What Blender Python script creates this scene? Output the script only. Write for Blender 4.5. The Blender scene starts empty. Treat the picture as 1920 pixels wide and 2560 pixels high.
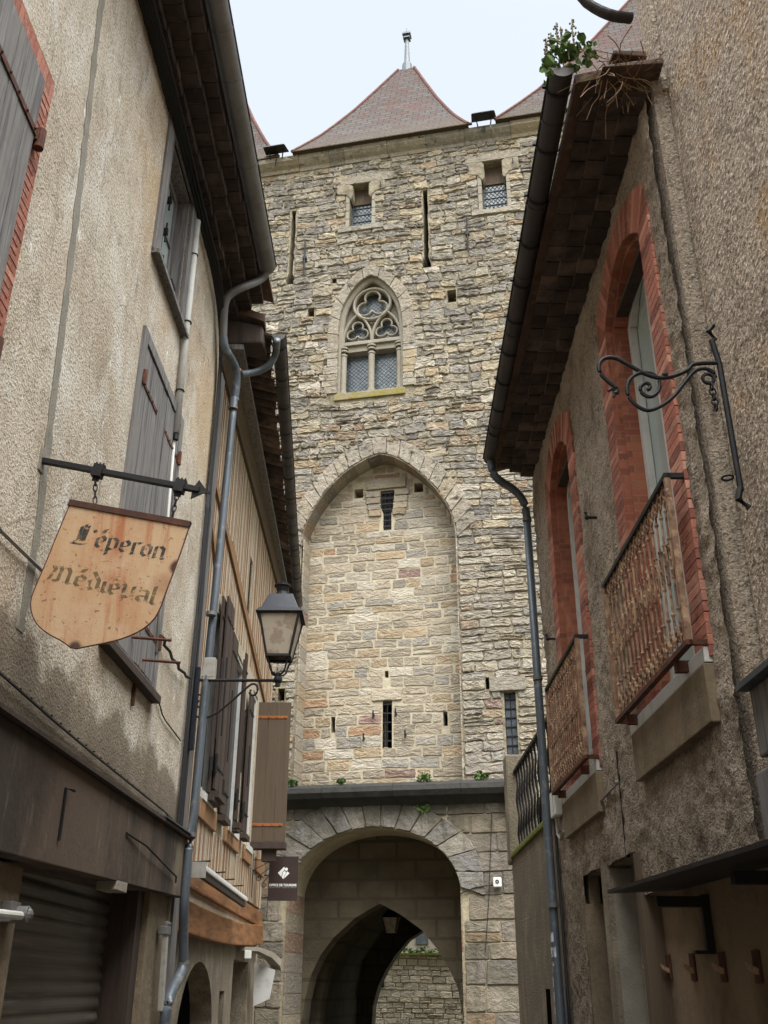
import bpy, bmesh, math, random
import numpy as np
from mathutils import Vector, Matrix
random.seed(7)
RNG = np.random.default_rng(11)
R_ = math.radians
SC = bpy.context.scene
COL = SC.collection

# ------------------------------------------------------------------ camera
FPX = 2483.0
CAMZ = 1.6
zen = np.array([(985 - 960) / FPX, -(-3900 - 1280) / FPX, -1.0]); zen /= np.linalg.norm(zen)
fw = np.array([0, 0, -1.0]); fw = fw - fw.dot(zen) * zen; fw /= np.linalg.norm(fw)
CM = np.array([np.cross(fw, zen), fw, zen])
cam = bpy.data.cameras.new('camera')
cam.sensor_fit = 'VERTICAL'; cam.sensor_height = 24; cam.lens = 24 * FPX / 2560
cam.clip_start = .05; cam.clip_end = 2000
camo = bpy.data.objects.new('camera', cam); COL.objects.link(camo)
m4 = Matrix([list(CM[i]) + [0] for i in range(3)] + [[0, 0, 0, 1]])
camo.matrix_world = Matrix.Translation((0, 0, CAMZ)) @ m4
SC.camera = camo
SC.render.resolution_x = 768; SC.render.resolution_y = 1024

# ------------------------------------------------------------------ light
SUN_EL, SUN_AZ = R_(58), R_(160)          # azimuth measured from +y towards +x: behind and a little right of the camera
sd = Vector((math.sin(SUN_AZ) * math.cos(SUN_EL), math.cos(SUN_AZ) * math.cos(SUN_EL), math.sin(SUN_EL)))
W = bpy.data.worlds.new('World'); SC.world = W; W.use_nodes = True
wn, wl = W.node_tree.nodes, W.node_tree.links
wn.clear()
out = wn.new('ShaderNodeOutputWorld')
sky = wn.new('ShaderNodeTexSky'); sky.sky_type = 'NISHITA'; sky.sun_disc = False
sky.sun_elevation = SUN_EL; sky.sun_rotation = SUN_AZ; sky.air_density = 1.5; sky.dust_density = 4
b1 = wn.new('ShaderNodeBackground'); b1.inputs[1].default_value = .05
wl.new(sky.outputs[0], b1.inputs[0])
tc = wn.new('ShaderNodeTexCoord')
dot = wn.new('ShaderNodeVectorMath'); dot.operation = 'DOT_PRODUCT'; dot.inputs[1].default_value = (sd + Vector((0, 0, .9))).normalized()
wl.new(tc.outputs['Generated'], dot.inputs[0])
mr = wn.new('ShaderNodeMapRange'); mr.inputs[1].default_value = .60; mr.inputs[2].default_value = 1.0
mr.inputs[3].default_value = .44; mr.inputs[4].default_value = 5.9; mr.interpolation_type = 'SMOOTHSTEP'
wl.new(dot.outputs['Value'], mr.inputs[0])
cl = wn.new('ShaderNodeTexNoise'); cl.inputs['Scale'].default_value = 2.2; cl.inputs['Detail'].default_value = 5
wl.new(tc.outputs['Generated'], cl.inputs[0])
cr = wn.new('ShaderNodeMixRGB'); cr.inputs[1].default_value = (.88, .92, .93, 1); cr.inputs[2].default_value = (.93, .96, .965, 1)
wl.new(cl.outputs[0], cr.inputs[0])
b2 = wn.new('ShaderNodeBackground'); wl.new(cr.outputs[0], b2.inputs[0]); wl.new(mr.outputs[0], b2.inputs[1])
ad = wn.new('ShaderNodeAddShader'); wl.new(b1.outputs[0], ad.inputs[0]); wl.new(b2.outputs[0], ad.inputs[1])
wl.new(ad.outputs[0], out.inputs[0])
sl = bpy.data.lights.new('sun', 'SUN'); sl.energy = 1.0; sl.angle = R_(50); sl.color = (1, .985, .96)
so = bpy.data.objects.new('sun', sl); COL.objects.link(so)
so.rotation_euler = sd.to_track_quat('Z', 'Y').to_euler()
SC.view_settings.view_transform = 'Standard'; SC.view_settings.look = 'None'
SC.view_settings.exposure = 0.85; SC.view_settings.gamma = 1

# ------------------------------------------------------------------ frames (wall coordinate systems)
K = 1.15732
def ray(px, py): return CM @ np.array([(px - 960) / FPX, -(py - 1280) / FPX, -1.0])
class Frame:
    """u runs along the wall (to the right for somebody facing it), d outwards, h up."""
    def __init__(s, x, y, ang):
        a = R_(ang); s.o = np.array([x, y, 0.0]); s.u = np.array([math.cos(a), math.sin(a), 0.0])
        s.y = np.array([-s.u[1], s.u[0], 0.0])
        s.m = Matrix([[s.u[0], s.y[0], 0, x], [s.u[1], s.y[1], 0, y], [0, 0, 1, 0], [0, 0, 0, 1]])
    def P(s, px, py, d=0.0):               # (s, h) of the point of the wall seen in this direction
        r = ray(px, py); o = s.o - d * s.y; c = np.array([0, 0, CAMZ])
        t = (o - c).dot(s.y) / r.dot(s.y); p = c + t * r
        return (float((p - o).dot(s.u)), float(p[2]))
    def D(s, x, y, d=0.0): return s.P(x * K, y * K, d)
    def DD(s, pts, d=0.0): return [s.D(x, y, d) for x, y in pts]
    def world(s, q): p = s.o + q[0] * s.u - q[1] * s.y; return (float(p[0]), float(p[1]), float(q[2]))
FL = Frame(-2.2477, 11.4, 88.75)     # cream house on the left
FT = Frame(-2.30, 11.45, 90.1)       # half timbered house
FG = Frame(0.0, 24.0, -12)           # gate tower
FR = Frame(1.85, 12.0, -89.9)        # right house
FW = Frame(0, 0, 0)                  # world: (x, -y, z)

# ------------------------------------------------------------------ colour + materials
def S2L(c): return tuple(((v / 255) / 12.92 if v / 255 <= .04045 else ((v / 255 + .055) / 1.055) ** 2.4) for v in c) + (1.0,)
MATS = {}
def mat(name, base, layers=(), bump=(), rough=.85, metal=0.0, attr=False, spec=.3, strength=1.0, rvar=0):
    """layers: (kind, scale(xyz), colour, lo, hi, amount); bump: (kind, scale, height)"""
    if name in MATS: return MATS[name]
    m = bpy.data.materials.new(name); m.use_nodes = True; MATS[name] = m
    n, l = m.node_tree.nodes, m.node_tree.links
    bs = n['Principled BSDF']; bs.inputs['Roughness'].default_value = rough; bs.inputs['Metallic'].default_value = metal
    bs.inputs['Specular IOR Level'].default_value = spec
    t = n.new('ShaderNodeTexCoord')
    def coord(scale, uv=False):
        mp = n.new('ShaderNodeMapping'); mp.inputs['Scale'].default_value = scale if isinstance(scale, tuple) else (scale,) * 3
        l.new(t.outputs['UV' if uv else 'Object'], mp.inputs[0]); return mp.outputs[0]
    def tex(kind, scale):
        if kind == 'noise' or kind == 'fine':
            x = n.new('ShaderNodeTexNoise'); x.inputs['Scale'].default_value = 1
            x.inputs['Detail'].default_value = 8 if kind == 'noise' else 3; x.inputs['Roughness'].default_value = .62
            l.new(coord(scale), x.inputs[0]); return x.outputs[0]
        if kind == 'vor':
            x = n.new('ShaderNodeTexVoronoi'); x.inputs['Scale'].default_value = 1
            l.new(coord(scale), x.inputs[0]); return x.outputs[0]
        if kind == 'crack':
            x = n.new('ShaderNodeTexVoronoi'); x.feature = 'DISTANCE_TO_EDGE'; x.inputs['Scale'].default_value = 1
            nz = n.new('ShaderNodeTexNoise'); nz.inputs['Scale'].default_value = 1.3; nz.inputs['Detail'].default_value = 4
            c = coord(scale); l.new(c, nz.inputs[0])
            mx = n.new('ShaderNodeMixRGB'); mx.inputs[0].default_value = .35; l.new(c, mx.inputs[1]); l.new(nz.outputs['Color'], mx.inputs[2])
            l.new(mx.outputs[0], x.inputs[0]); return x.outputs[0]
        if kind in ('brick', 'brickuv'):
            x = n.new('ShaderNodeTexBrick'); x.inputs['Scale'].default_value = 1
            sx, sz = scale
            x.inputs['Brick Width'].default_value = sx; x.inputs['Row Height'].default_value = sz
            x.inputs['Mortar Size'].default_value = sz * .09; x.inputs['Color1'].default_value = (0, 0, 0, 1)
            x.inputs['Color2'].default_value = (1, 1, 1, 1); x.inputs['Mortar'].default_value = (.5, .5, .5, 1)
            if kind == 'brickuv': l.new(t.outputs['UV'], x.inputs[0])
            else:
                sp = n.new('ShaderNodeSeparateXYZ'); l.new(t.outputs['Object'], sp.inputs[0])
                a = n.new('ShaderNodeMath'); l.new(sp.outputs[0], a.inputs[0]); l.new(sp.outputs[1], a.inputs[1])
                cb = n.new('ShaderNodeCombineXYZ'); l.new(a.outputs[0], cb.inputs[0]); l.new(sp.outputs[2], cb.inputs[1])
                l.new(cb.outputs[0], x.inputs[0])
            return x
        if kind == 'z':      # height gradient with noise; scale = noise amount
            sp = n.new('ShaderNodeSeparateXYZ'); l.new(t.outputs['Object'], sp.inputs[0])
            x = n.new('ShaderNodeTexNoise'); x.inputs['Scale'].default_value = 1.6; x.inputs['Detail'].default_value = 9
            x.inputs['Roughness'].default_value = .65
            l.new(t.outputs['Object'], x.inputs[0])
            a = n.new('ShaderNodeMath'); a.operation = 'MULTIPLY_ADD'; a.inputs[1].default_value = scale
            l.new(x.outputs[0], a.inputs[0]); l.new(sp.outputs[2], a.inputs[2]); return a.outputs[0]
        if kind == 'blob':   # patch with soft ragged edge: scale = (x, z, radius)
            sp = n.new('ShaderNodeMapping'); sp.inputs['Location'].default_value = (-scale[0], 0, -scale[1])
            l.new(t.outputs['Object'], sp.inputs[0])
            ln = n.new('ShaderNodeVectorMath'); ln.operation = 'LENGTH'; l.new(sp.outputs[0], ln.inputs[0])
            x = n.new('ShaderNodeTexNoise'); x.inputs['Scale'].default_value = 2.2; x.inputs['Detail'].default_value = 8
            l.new(t.outputs['Object'], x.inputs[0])
            a = n.new('ShaderNodeMath'); a.operation = 'MULTIPLY_ADD'; a.inputs[1].default_value = scale[2] * 1.6
            l.new(x.outputs[0], a.inputs[0]); l.new(ln.outputs['Value'], a.inputs[2])
            b = n.new('ShaderNodeMath'); b.operation = 'DIVIDE'; b.inputs[1].default_value = scale[2]; l.new(a.outputs[0], b.inputs[0])
            return b.outputs[0]
    if attr:
        at = n.new('ShaderNodeAttribute'); at.attribute_name = 'Col'; cur = at.outputs['Color']
    else:
        rgb = n.new('ShaderNodeRGB'); rgb.outputs[0].default_value = base; cur = rgb.outputs[0]
    for kind, scale, colr, lo, hi, amt in layers:
        x = tex(kind, scale)
        if kind in ('brick', 'brickuv'):
            mx = n.new('ShaderNodeMixRGB'); l.new(x.outputs['Color'], mx.inputs[0]); l.new(cur, mx.inputs[1]); mx.inputs[2].default_value = colr
            m2 = n.new('ShaderNodeMixRGB'); l.new(x.outputs['Fac'], m2.inputs[0]); l.new(mx.outputs[0], m2.inputs[1]); m2.inputs[2].default_value = lo
            cur = m2.outputs[0]; continue
        r = n.new('ShaderNodeMapRange'); r.inputs[1].default_value = lo; r.inputs[2].default_value = hi
        r.inputs[3].default_value = 0; r.inputs[4].default_value = amt; l.new(x, r.inputs[0])
        mx = n.new('ShaderNodeMixRGB'); l.new(r.outputs[0], mx.inputs[0]); l.new(cur, mx.inputs[1]); mx.inputs[2].default_value = colr
        cur = mx.outputs[0]
    l.new(cur, bs.inputs['Base Color'])
    nrm = None
    for kind, scale, hgt in bump:
        x = tex(kind, scale)
        if kind in ('brick', 'brickuv'):
            iv = n.new('ShaderNodeMath'); iv.operation = 'SUBTRACT'; iv.inputs[0].default_value = 1; l.new(x.outputs['Fac'], iv.inputs[1]); x = iv.outputs[0]
        b = n.new('ShaderNodeBump'); b.inputs['Strength'].default_value = strength; b.inputs['Distance'].default_value = hgt
        l.new(x, b.inputs['Height'])
        if nrm: l.new(nrm, b.inputs['Normal'])
        nrm = b.outputs[0]
    if nrm: l.new(nrm, bs.inputs['Normal'])
    return m

c = S2L
PLASTER = mat('cream_plaster', c((186, 174, 156)), [
    ('noise', (1.0, 1, .75), c((158, 142, 120)), .42, .64, .9), ('noise', (2.0, 2, 1.3), c((202, 197, 187)), .5, .68, .8),
    ('noise', (4.5, 5, 2.2), c((116, 104, 90)), .54, .70, .6), ('noise', 3.5, c((128, 112, 92)), .54, .70, .6),
    ('blob', (-3.3, 9.0, 1.5), c((184, 156, 118)), 1.75, 1.0, .7), ('blob', (-.5, 8.2, 1.3), c((184, 154, 114)), 1.75, 1.1, .6),
    ('noise', (9, 9, 4), c((232, 228, 218)), .62, .70, .8),
    ('fine', 42, c((96, 84, 70)), .50, .66, .8), ('fine', 70, c((222, 212, 196)), .54, .68, .7),
    ('noise', (5, 5, .7), c((78, 69, 58)), .61, .70, .7), ('crack', (.8, .8, .6), c((98, 88, 76)), .004, .0, .6),
    ('z', 1.6, c((112, 100, 84)), 4.54, 4.36, .9), ('z', 1.6, c((74, 64, 52)), 4.3, 3.9, .6)],
    [('fine', 42, .014), ('noise', 14, .012)], rough=.95)
CRACKFILL = mat('grey_cement', c((132, 126, 114)), [('noise', 5, c((104, 98, 88)), .4, .7, .7), ('fine', 60, c((80, 76, 70)), .6, .8, .6)], [('fine', 60, .006)], rough=.95)
ROUGH = mat('roughcast', c((160, 145, 128)), [
    ('noise', 1.1, c((112, 96, 78)), .4, .65, .8), ('noise', (3, 3, .8), c((172, 154, 132)), .52, .72, .7),
    ('fine', 32, c((80, 70, 60)), .50, .66, .7), ('fine', 58, c((198, 186, 170)), .55, .69, .7), ('noise', 2.2, c((96, 82, 66)), .54, .68, .6), ('noise', (7, 7, .8), c((70, 60, 50)), .58, .68, .6),
    ('noise', (5, 5, .7), c((52, 45, 38)), .6, .76, .55), ('z', 1.2, c((88, 76, 62)), 3.6, 2.7, .55)],
    [('fine', 32, .018), ('fine', 64, .008)], rough=.97)
RUBBLE = mat('rubble_render', c((166, 148, 130)), [
    ('noise', 1.6, c((170, 134, 90)), .5, .66, .75), ('noise', 2.3, c((112, 98, 84)), .5, .7, .7),
    ('fine', 27, c((70, 61, 52)), .50, .65, .78), ('fine', 46, c((222, 208, 190)), .53, .65, .8), ('crack', (1.6, 1.6, 1.1), c((84, 72, 60)), .03, .0, .35),
    ('noise', (4, 4, 1), c((58, 50, 42)), .6, .78, .6)],
    [('fine', 27, .024), ('fine', 58, .010)], rough=.97)
STONE = mat('stone', (1, 1, 1, 1), [
    ('noise', 3.0, c((140, 126, 104)), .45, .75, .5), ('noise', (9, 9, 14), c((196, 186, 160)), .55, .75, .6), ('fine', 26, c((96, 84, 66)), .56, .76, .55)],
    [('noise', (7, 7, 12), .05), ('fine', 40, .012)], rough=.95, attr=True)
STONEUP = mat('weathered_stone', (1, 1, 1, 1), [
    ('noise', 2.6, c((150, 138, 120)), .45, .72, .5), ('noise', (8, 8, 9), c((192, 184, 168)), .54, .7, .55),
    ('noise', (3.2, 3, 4.6), c((48, 46, 43)), .57, .66, .9), ('noise', (2, 2, 1), c((168, 163, 150)), .6, .68, .5), ('noise', (1.2, 1.2, .35), c((84, 79, 70)), .56, .68, .6), ('noise', .55, c((128, 122, 114)), .5, .66, .45),
    ('noise', (1.5, 1, 2.5), c((150, 150, 88)), .69, .76, .5), ('fine', 26, c((84, 74, 60)), .57, .74, .6)],
    [('noise', (6, 6, 7.5), .07), ('fine', 34, .016)], rough=.96, attr=True)
MORTAR = mat('mortar', c((160, 148, 124)), [('noise', 2, c((130, 116, 94)), .45, .7, .8), ('fine', 20, c((90, 80, 64)), .58, .75, .7)], [('noise', 10, .03)], rough=.98)
MORTARUP = mat('dark_mortar', c((140, 130, 110)), [('noise', 3, c((84, 76, 62)), .45, .65, .8), ('noise', 9, c((184, 172, 148)), .54, .7, .7)], [('noise', 10, .05)], rough=.98)
LIGHTMORTAR = mat('light_mortar', c((176, 165, 143)), [('noise', 4, c((140, 128, 106)), .46, .66, .7)], [('noise', 14, .015)], rough=.98)
DRESSED = mat('dressed_stone', c((140, 133, 120)), [('noise', 1.4, c((120, 110, 94)), .45, .7, .6), ('noise', (6, 6, 6), c((124, 114, 98)), .54, .75, .6), ('fine', 30, c((100, 90, 76)), .6, .78, .5)], [('noise', 9, .015)], rough=.93)
LICHEN = mat('lichen_sill', c((128, 117, 92)), [('noise', 3, c((118, 110, 48)), .42, .60, .8), ('noise', 7, c((120, 92, 50)), .56, .7, .8)], [('noise', 12, .02)], rough=.95)
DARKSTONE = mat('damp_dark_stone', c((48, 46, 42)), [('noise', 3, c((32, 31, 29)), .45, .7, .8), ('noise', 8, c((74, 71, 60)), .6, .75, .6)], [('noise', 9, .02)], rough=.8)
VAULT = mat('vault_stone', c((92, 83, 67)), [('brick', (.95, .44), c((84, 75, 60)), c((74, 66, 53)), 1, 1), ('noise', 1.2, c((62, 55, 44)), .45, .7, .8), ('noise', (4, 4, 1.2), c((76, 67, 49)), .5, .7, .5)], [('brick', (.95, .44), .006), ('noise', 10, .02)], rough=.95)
GLASS = mat('leaded_glass', c((92, 100, 104)), [('noise', 3, c((58, 64, 69)), .4, .65, .8), ('noise', 8, c((136, 146, 150)), .56, .7, .6)], [('noise', 6, .01)], rough=.25, spec=.6)
PALEGLASS = mat('pale_glass', c((150, 162, 158)), [('noise', .8, c((176, 186, 182)), .4, .6, .7)], rough=.2, spec=.6)
LEAD = mat('lead', c((70, 74, 78)), [('noise', 8, c((104, 108, 112)), .5, .7, .6)], rough=.6, metal=.3)
BLACK = mat('painted_darkness', c((14, 13, 12)), rough=1.0, spec=.0)  # black colour stands in for the darkness inside openings
IRON = mat('black_iron', c((30, 29, 30)), [('noise', 12, c((58, 48, 42)), .55, .75, .6)], [('noise', 40, .003)], rough=.6, metal=.2)
RUST = mat('rusty_iron', c((124, 94, 74)), [('noise', 9, c((168, 138, 110)), .46, .6, .9), ('noise', 14, c((62, 42, 34)), .52, .7, .85), ('noise', 25, c((196, 182, 164)), .62, .72, .7)], [('noise', 50, .003)], rough=.8)
RUSTDARK = mat('dark_rust', c((72, 44, 34)), [('noise', 12, c((120, 66, 38)), .5, .7, .8)], [('noise', 40, .003)], rough=.85)
ORANGEIRON = mat('orange_hinge', c((150, 90, 50)), [('noise', 14, c((110, 62, 34)), .5, .7, .7)], rough=.8)
ZINC = mat('zinc', c((112, 110, 108)), [('noise', (3, 3, .7), c((86, 84, 82)), .45, .7, .8), ('noise', 14, c((140, 138, 134)), .6, .75, .5)], [('noise', 20, .002)], rough=.5, metal=.35)
ZINCB = mat('blue_zinc', c((96, 102, 108)), [('noise', (4, 4, .6), c((70, 76, 82)), .4, .64, .85), ('noise', 7, c((134, 134, 132)), .56, .68, .7), ('noise', (12, 12, 2), c((112, 104, 94)), .6, .7, .6)], [('noise', 20, .002)], rough=.45, metal=.3)
GUTDARK = mat('dark_gutter', c((66, 62, 60)), [('noise', (3, 3, 3), c((46, 43, 41)), .45, .7, .8), ('noise', 9, c((92, 88, 84)), .6, .75, .5)], [('noise', 20, .002)], rough=.5, metal=.3)
BRICK = mat('red_brick', c((158, 96, 72)), [('brick', (.24, .066), c((124, 74, 58)), c((140, 100, 80)), 1, 1), ('noise', 1.5, c((88, 58, 48)), .5, .66, .6), ('noise', 2.2, c((122, 60, 46)), .45, .66, .6), ('noise', (6, 6, 1.5), c((196, 140, 112)), .58, .72, .5)], [('brick', (.24, .062), .008), ('noise', 30, .005)], rough=.92)
BRICKV = mat('brick_blocks', (1, 1, 1, 1), [('noise', 3, c((112, 62, 48)), .5, .66, .6), ('noise', 9, c((184, 138, 112)), .56, .68, .6), ('fine', 40, c((196, 150, 124)), .56, .72, .5)], [('noise', 30, .006)], rough=.92, attr=True)
TILEUNDER = mat('eave_tile', (1, 1, 1, 1), [('noise', 5, c((44, 35, 30)), .42, .62, .8), ('noise', 16, c((150, 122, 96)), .66, .74, .6)], [('noise', 20, .006)], rough=.9, attr=True)
EAVEMORTAR = mat('eave_mortar', c((112, 96, 78)), [('noise', 6, c((70, 58, 46)), .45, .65, .8)], [('noise', 14, .02)], rough=.95)
GREYWOOD = mat('grey_wood', c((116, 112, 108)), [('noise', (24, 24, 1.2), c((74, 72, 74)), .45, .65, .9), ('noise', (50, 50, 2), c((146, 144, 144)), .56, .7, .7), ('noise', 5, c((96, 88, 80)), .55, .7, .4)], [('noise', (40, 40, 1.5), .006)], rough=.9)
DARKWOOD = mat('dark_brown_wood', c((64, 52, 45)), [('noise', (20, 20, 1), c((44, 36, 32)), .45, .65, .8), ('noise', (40, 40, 2), c((88, 74, 64)), .6, .72, .5)], [('noise', (40, 40, 1.5), .004)], rough=.75)
OLIVEWOOD = mat('khaki_wood', c((88, 74, 59)), [('noise', (14, 14, .8), c((72, 60, 48)), .45, .7, .7), ('fine', 30, c((70, 56, 44)), .68, .76, .6)], [('noise', (30, 30, 1.2), .004)], rough=.8)
TIMBER = mat('orange_timber', c((130, 100, 72)), [('noise', (10, 10, 1.5), c((124, 82, 48)), .45, .68, .8), ('noise', (30, 30, 2), c((196, 146, 96)), .58, .72, .6)], [('noise', (30, 30, 2), .006)], rough=.85)
BEAM = mat('orange_beam', c((138, 94, 56)), [('noise', (1.5, 10, 12), c((92, 66, 46)), .42, .62, .85), ('noise', (3, 30, 30), c((200, 146, 90)), .6, .75, .6)], [('noise', (3, 30, 30), .006)], rough=.85)
TPLASTER = mat('timber_infill_plaster', c((172, 161, 144)), [('noise', 3, c((156, 136, 108)), .42, .68, .8), ('fine', 36, c((104, 90, 72)), .52, .72, .8), ('noise', (3, 3, .8), c((110, 96, 78)), .58, .74, .5), ('z', .8, c((122, 108, 88)), 2.9, 2.3, .7)], [('fine', 30, .02)], rough=.96)
ROOFT = mat('roof_tile', c((76, 48, 38)), [('brickuv', (.40, .25), c((80, 74, 70)), c((34, 30, 28)), 1, 1), ('noise', .7, c((84, 47, 38)), .52, .68, .65), ('noise', 5, c((60, 55, 52)), .45, .6, .5), ('noise', 2.2, c((90, 84, 56)), .62, .76, .5), ('z', 1.4, c((66, 60, 44)), 28.3, 27.0, .6)], [('brickuv', (.30, .17), .03), ('noise', 12, .03)], rough=.9)
ROOFRED = mat('red_ridge_tile', c((84, 52, 44)), [('noise', 6, c((110, 70, 58)), .45, .65, .8)], [('noise', 12, .02)], rough=.9)
CANAL = mat('canal_tile', c((88, 69, 57)), [('noise', 3, c((58, 46, 38)), .45, .65, .8), ('noise', 8, c((120, 108, 80)), .58, .7, .6)], [('noise', 20, .008)], rough=.92)
SHUTTERM = mat('roller_shutter_metal', c((90, 83, 74)), [('noise', (.8, 2, 3), c((64, 58, 51)), .45, .66, .8), ('noise', (1, 10, 30), c((128, 118, 104)), .58, .70, .7)], rough=.55, metal=.1)
FASCIA = mat('brown_fascia', c((88, 74, 62)), [('noise', (1, 3, .5), c((50, 42, 36)), .44, .60, .9), ('noise', (7, 7, 1.0), c((116, 104, 88)), .58, .68, .6), ('blob', (-.45, 2.75, .4), c((124, 114, 94)), 1.7, 1.2, .75), ('noise', (6, 6, .8), c((112, 98, 80)), .58, .74, .6), ('noise', 3, c((54, 44, 36)), .6, .75, .6)], [('noise', 12, .006)], rough=.9)
DIRTYWALL = mat('shop_pillar_stone', c((120, 106, 86)), [('noise', 2, c((84, 72, 58)), .42, .68, .8), ('fine', 40, c((70, 60, 50)), .55, .72, .6)], [('noise', 14, .015)], rough=.95)
COBBLE = mat('street_stone', c((104, 96, 86)), [('vor', 5, c((74, 68, 60)), .2, .7, .7), ('noise', 1, c((84, 78, 70)), .45, .65, .6)], [('vor', 5, .02)], rough=.8)
EARTH = mat('earth', c((96, 92, 70)), [('noise', 1, c((74, 80, 50)), .45, .65, .8)], [('noise', 8, .03)], rough=.95)
SIGNM = mat('rusty_sign_paint', c((176, 148, 116)), [
    ('noise', (2.2, 3, .5), c((160, 110, 74)), .45, .66, .8), ('noise', (9, 3, .6), c((150, 84, 48)), .56, .68, .75),
    ('noise', 2.4, c((188, 170, 142)), .5, .7, .6), ('noise', 30, c((104, 54, 34)), .64, .68, .8), ('noise', (12, 3, 1.0), c((150, 84, 46)), .60, .68, .6),
    ('blob', (.93, -.92, .09), c((128, 84, 56)), 1.9, 1.2, .45), ('noise', 26, c((96, 56, 38)), .60, .64, .7), ('blob', (1.02, -.80, .035), c((58, 22, 16)), 2.6, 1.9, .95), ('blob', (.42, -1.34, .03), c((50, 34, 28)), 2.6, 1.8, .9)],
    [('noise', 30, .002)], rough=.75)
SIGNRUST = mat('sign_rusty_top_bar', c((66, 44, 36)), [('noise', 9, c((110, 60, 38)), .5, .7, .7)], [('noise', 30, .003)], rough=.85)
LETTER = mat('faded_letter_paint', c((52, 50, 46)), [('noise', 10, c((130, 106, 80)), .48, .66, .7), ('noise', 34, c((196, 160, 120)), .56, .66, .5)], rough=.8)
LETTER2 = mat('very_faded_letter_paint', c((104, 86, 60)), [('noise', 8, c((50, 48, 46)), .50, .64, .9), ('noise', 20, c((205, 170, 128)), .52, .66, .7)], rough=.8)
CABLE = mat('black_cable', c((34, 33, 34)), rough=.6)
GREYCABLE = mat('grey_cable', c((120, 116, 110)), rough=.6)
WHITEP = mat('white_paint', c((186, 184, 178)), [('noise', 6, c((150, 146, 138)), .5, .7, .6)], rough=.6)
GREYBOX = mat('grey_plastic', c((150, 146, 138)), [('noise', 10, c((118, 114, 106)), .5, .7, .6)], rough=.6)
WHITEBOX = mat('white_plastic', c((206, 206, 200)), rough=.5)
NAVY = mat('dark_blue_paint', c((22, 26, 36)), [('noise', 8, c((38, 43, 54)), .5, .7, .6)], rough=.4, metal=.1)
LAMPGLASS = mat('frosted_lamp_glass', c((158, 146, 130)), [('noise', 7, c((130, 112, 94)), .48, .56, .8)], rough=.35, spec=.5)
BROWNSIGN = mat('dark_brown_sign', c((56, 42, 38)), [('noise', 3, c((44, 34, 31)), .45, .65, .6)], rough=.5)
WHITELET = mat('white_lettering', c((226, 226, 222)), rough=.6)
LEAF = mat('green_leaf', c((92, 116, 62)), [('noise', 12, c((48, 74, 36)), .45, .65, .8), ('noise', 20, c((128, 156, 84)), .6, .75, .6)], rough=.7)
DRYTWIG = mat('dry_twig', c((134, 108, 84)), [('noise', 12, c((96, 72, 54)), .45, .65, .8)], rough=.9)
FLOWER = mat('dry_flower_spike', c((120, 112, 92)), [('noise', 20, c((88, 92, 62)), .45, .65, .8)], rough=.9)
MOSS = mat('moss', c((112, 116, 52)), [('noise', 14, c((70, 78, 34)), .45, .65, .8)], [('noise', 30, .02)], rough=.95)
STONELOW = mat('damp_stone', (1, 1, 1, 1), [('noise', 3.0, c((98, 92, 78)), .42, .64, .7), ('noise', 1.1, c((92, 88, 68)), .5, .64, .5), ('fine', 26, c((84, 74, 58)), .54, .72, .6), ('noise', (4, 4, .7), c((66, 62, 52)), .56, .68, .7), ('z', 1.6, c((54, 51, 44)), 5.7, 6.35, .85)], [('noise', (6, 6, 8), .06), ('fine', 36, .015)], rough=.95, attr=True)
INNER = mat('shop_inner_wall', c((132, 114, 92)), [('noise', 1.3, c((74, 60, 46)), .45, .65, .8), ('noise', 6, c((112, 96, 76)), .6, .75, .5)], [('noise', 30, .006)], rough=.95)
STREAKWALL = mat('streaked_render', c((112, 102, 87)), [('noise', (5, 5, 1.1), c((84, 76, 64)), .48, .66, .5), ('noise', 1.8, c((150, 138, 118)), .5, .66, .6), ('fine', 40, c((84, 76, 62)), .54, .7, .6), ('noise', (2, 2, .5), c((150, 136, 112)), .58, .72, .5)], [('fine', 34, .02)], rough=.96)

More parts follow.
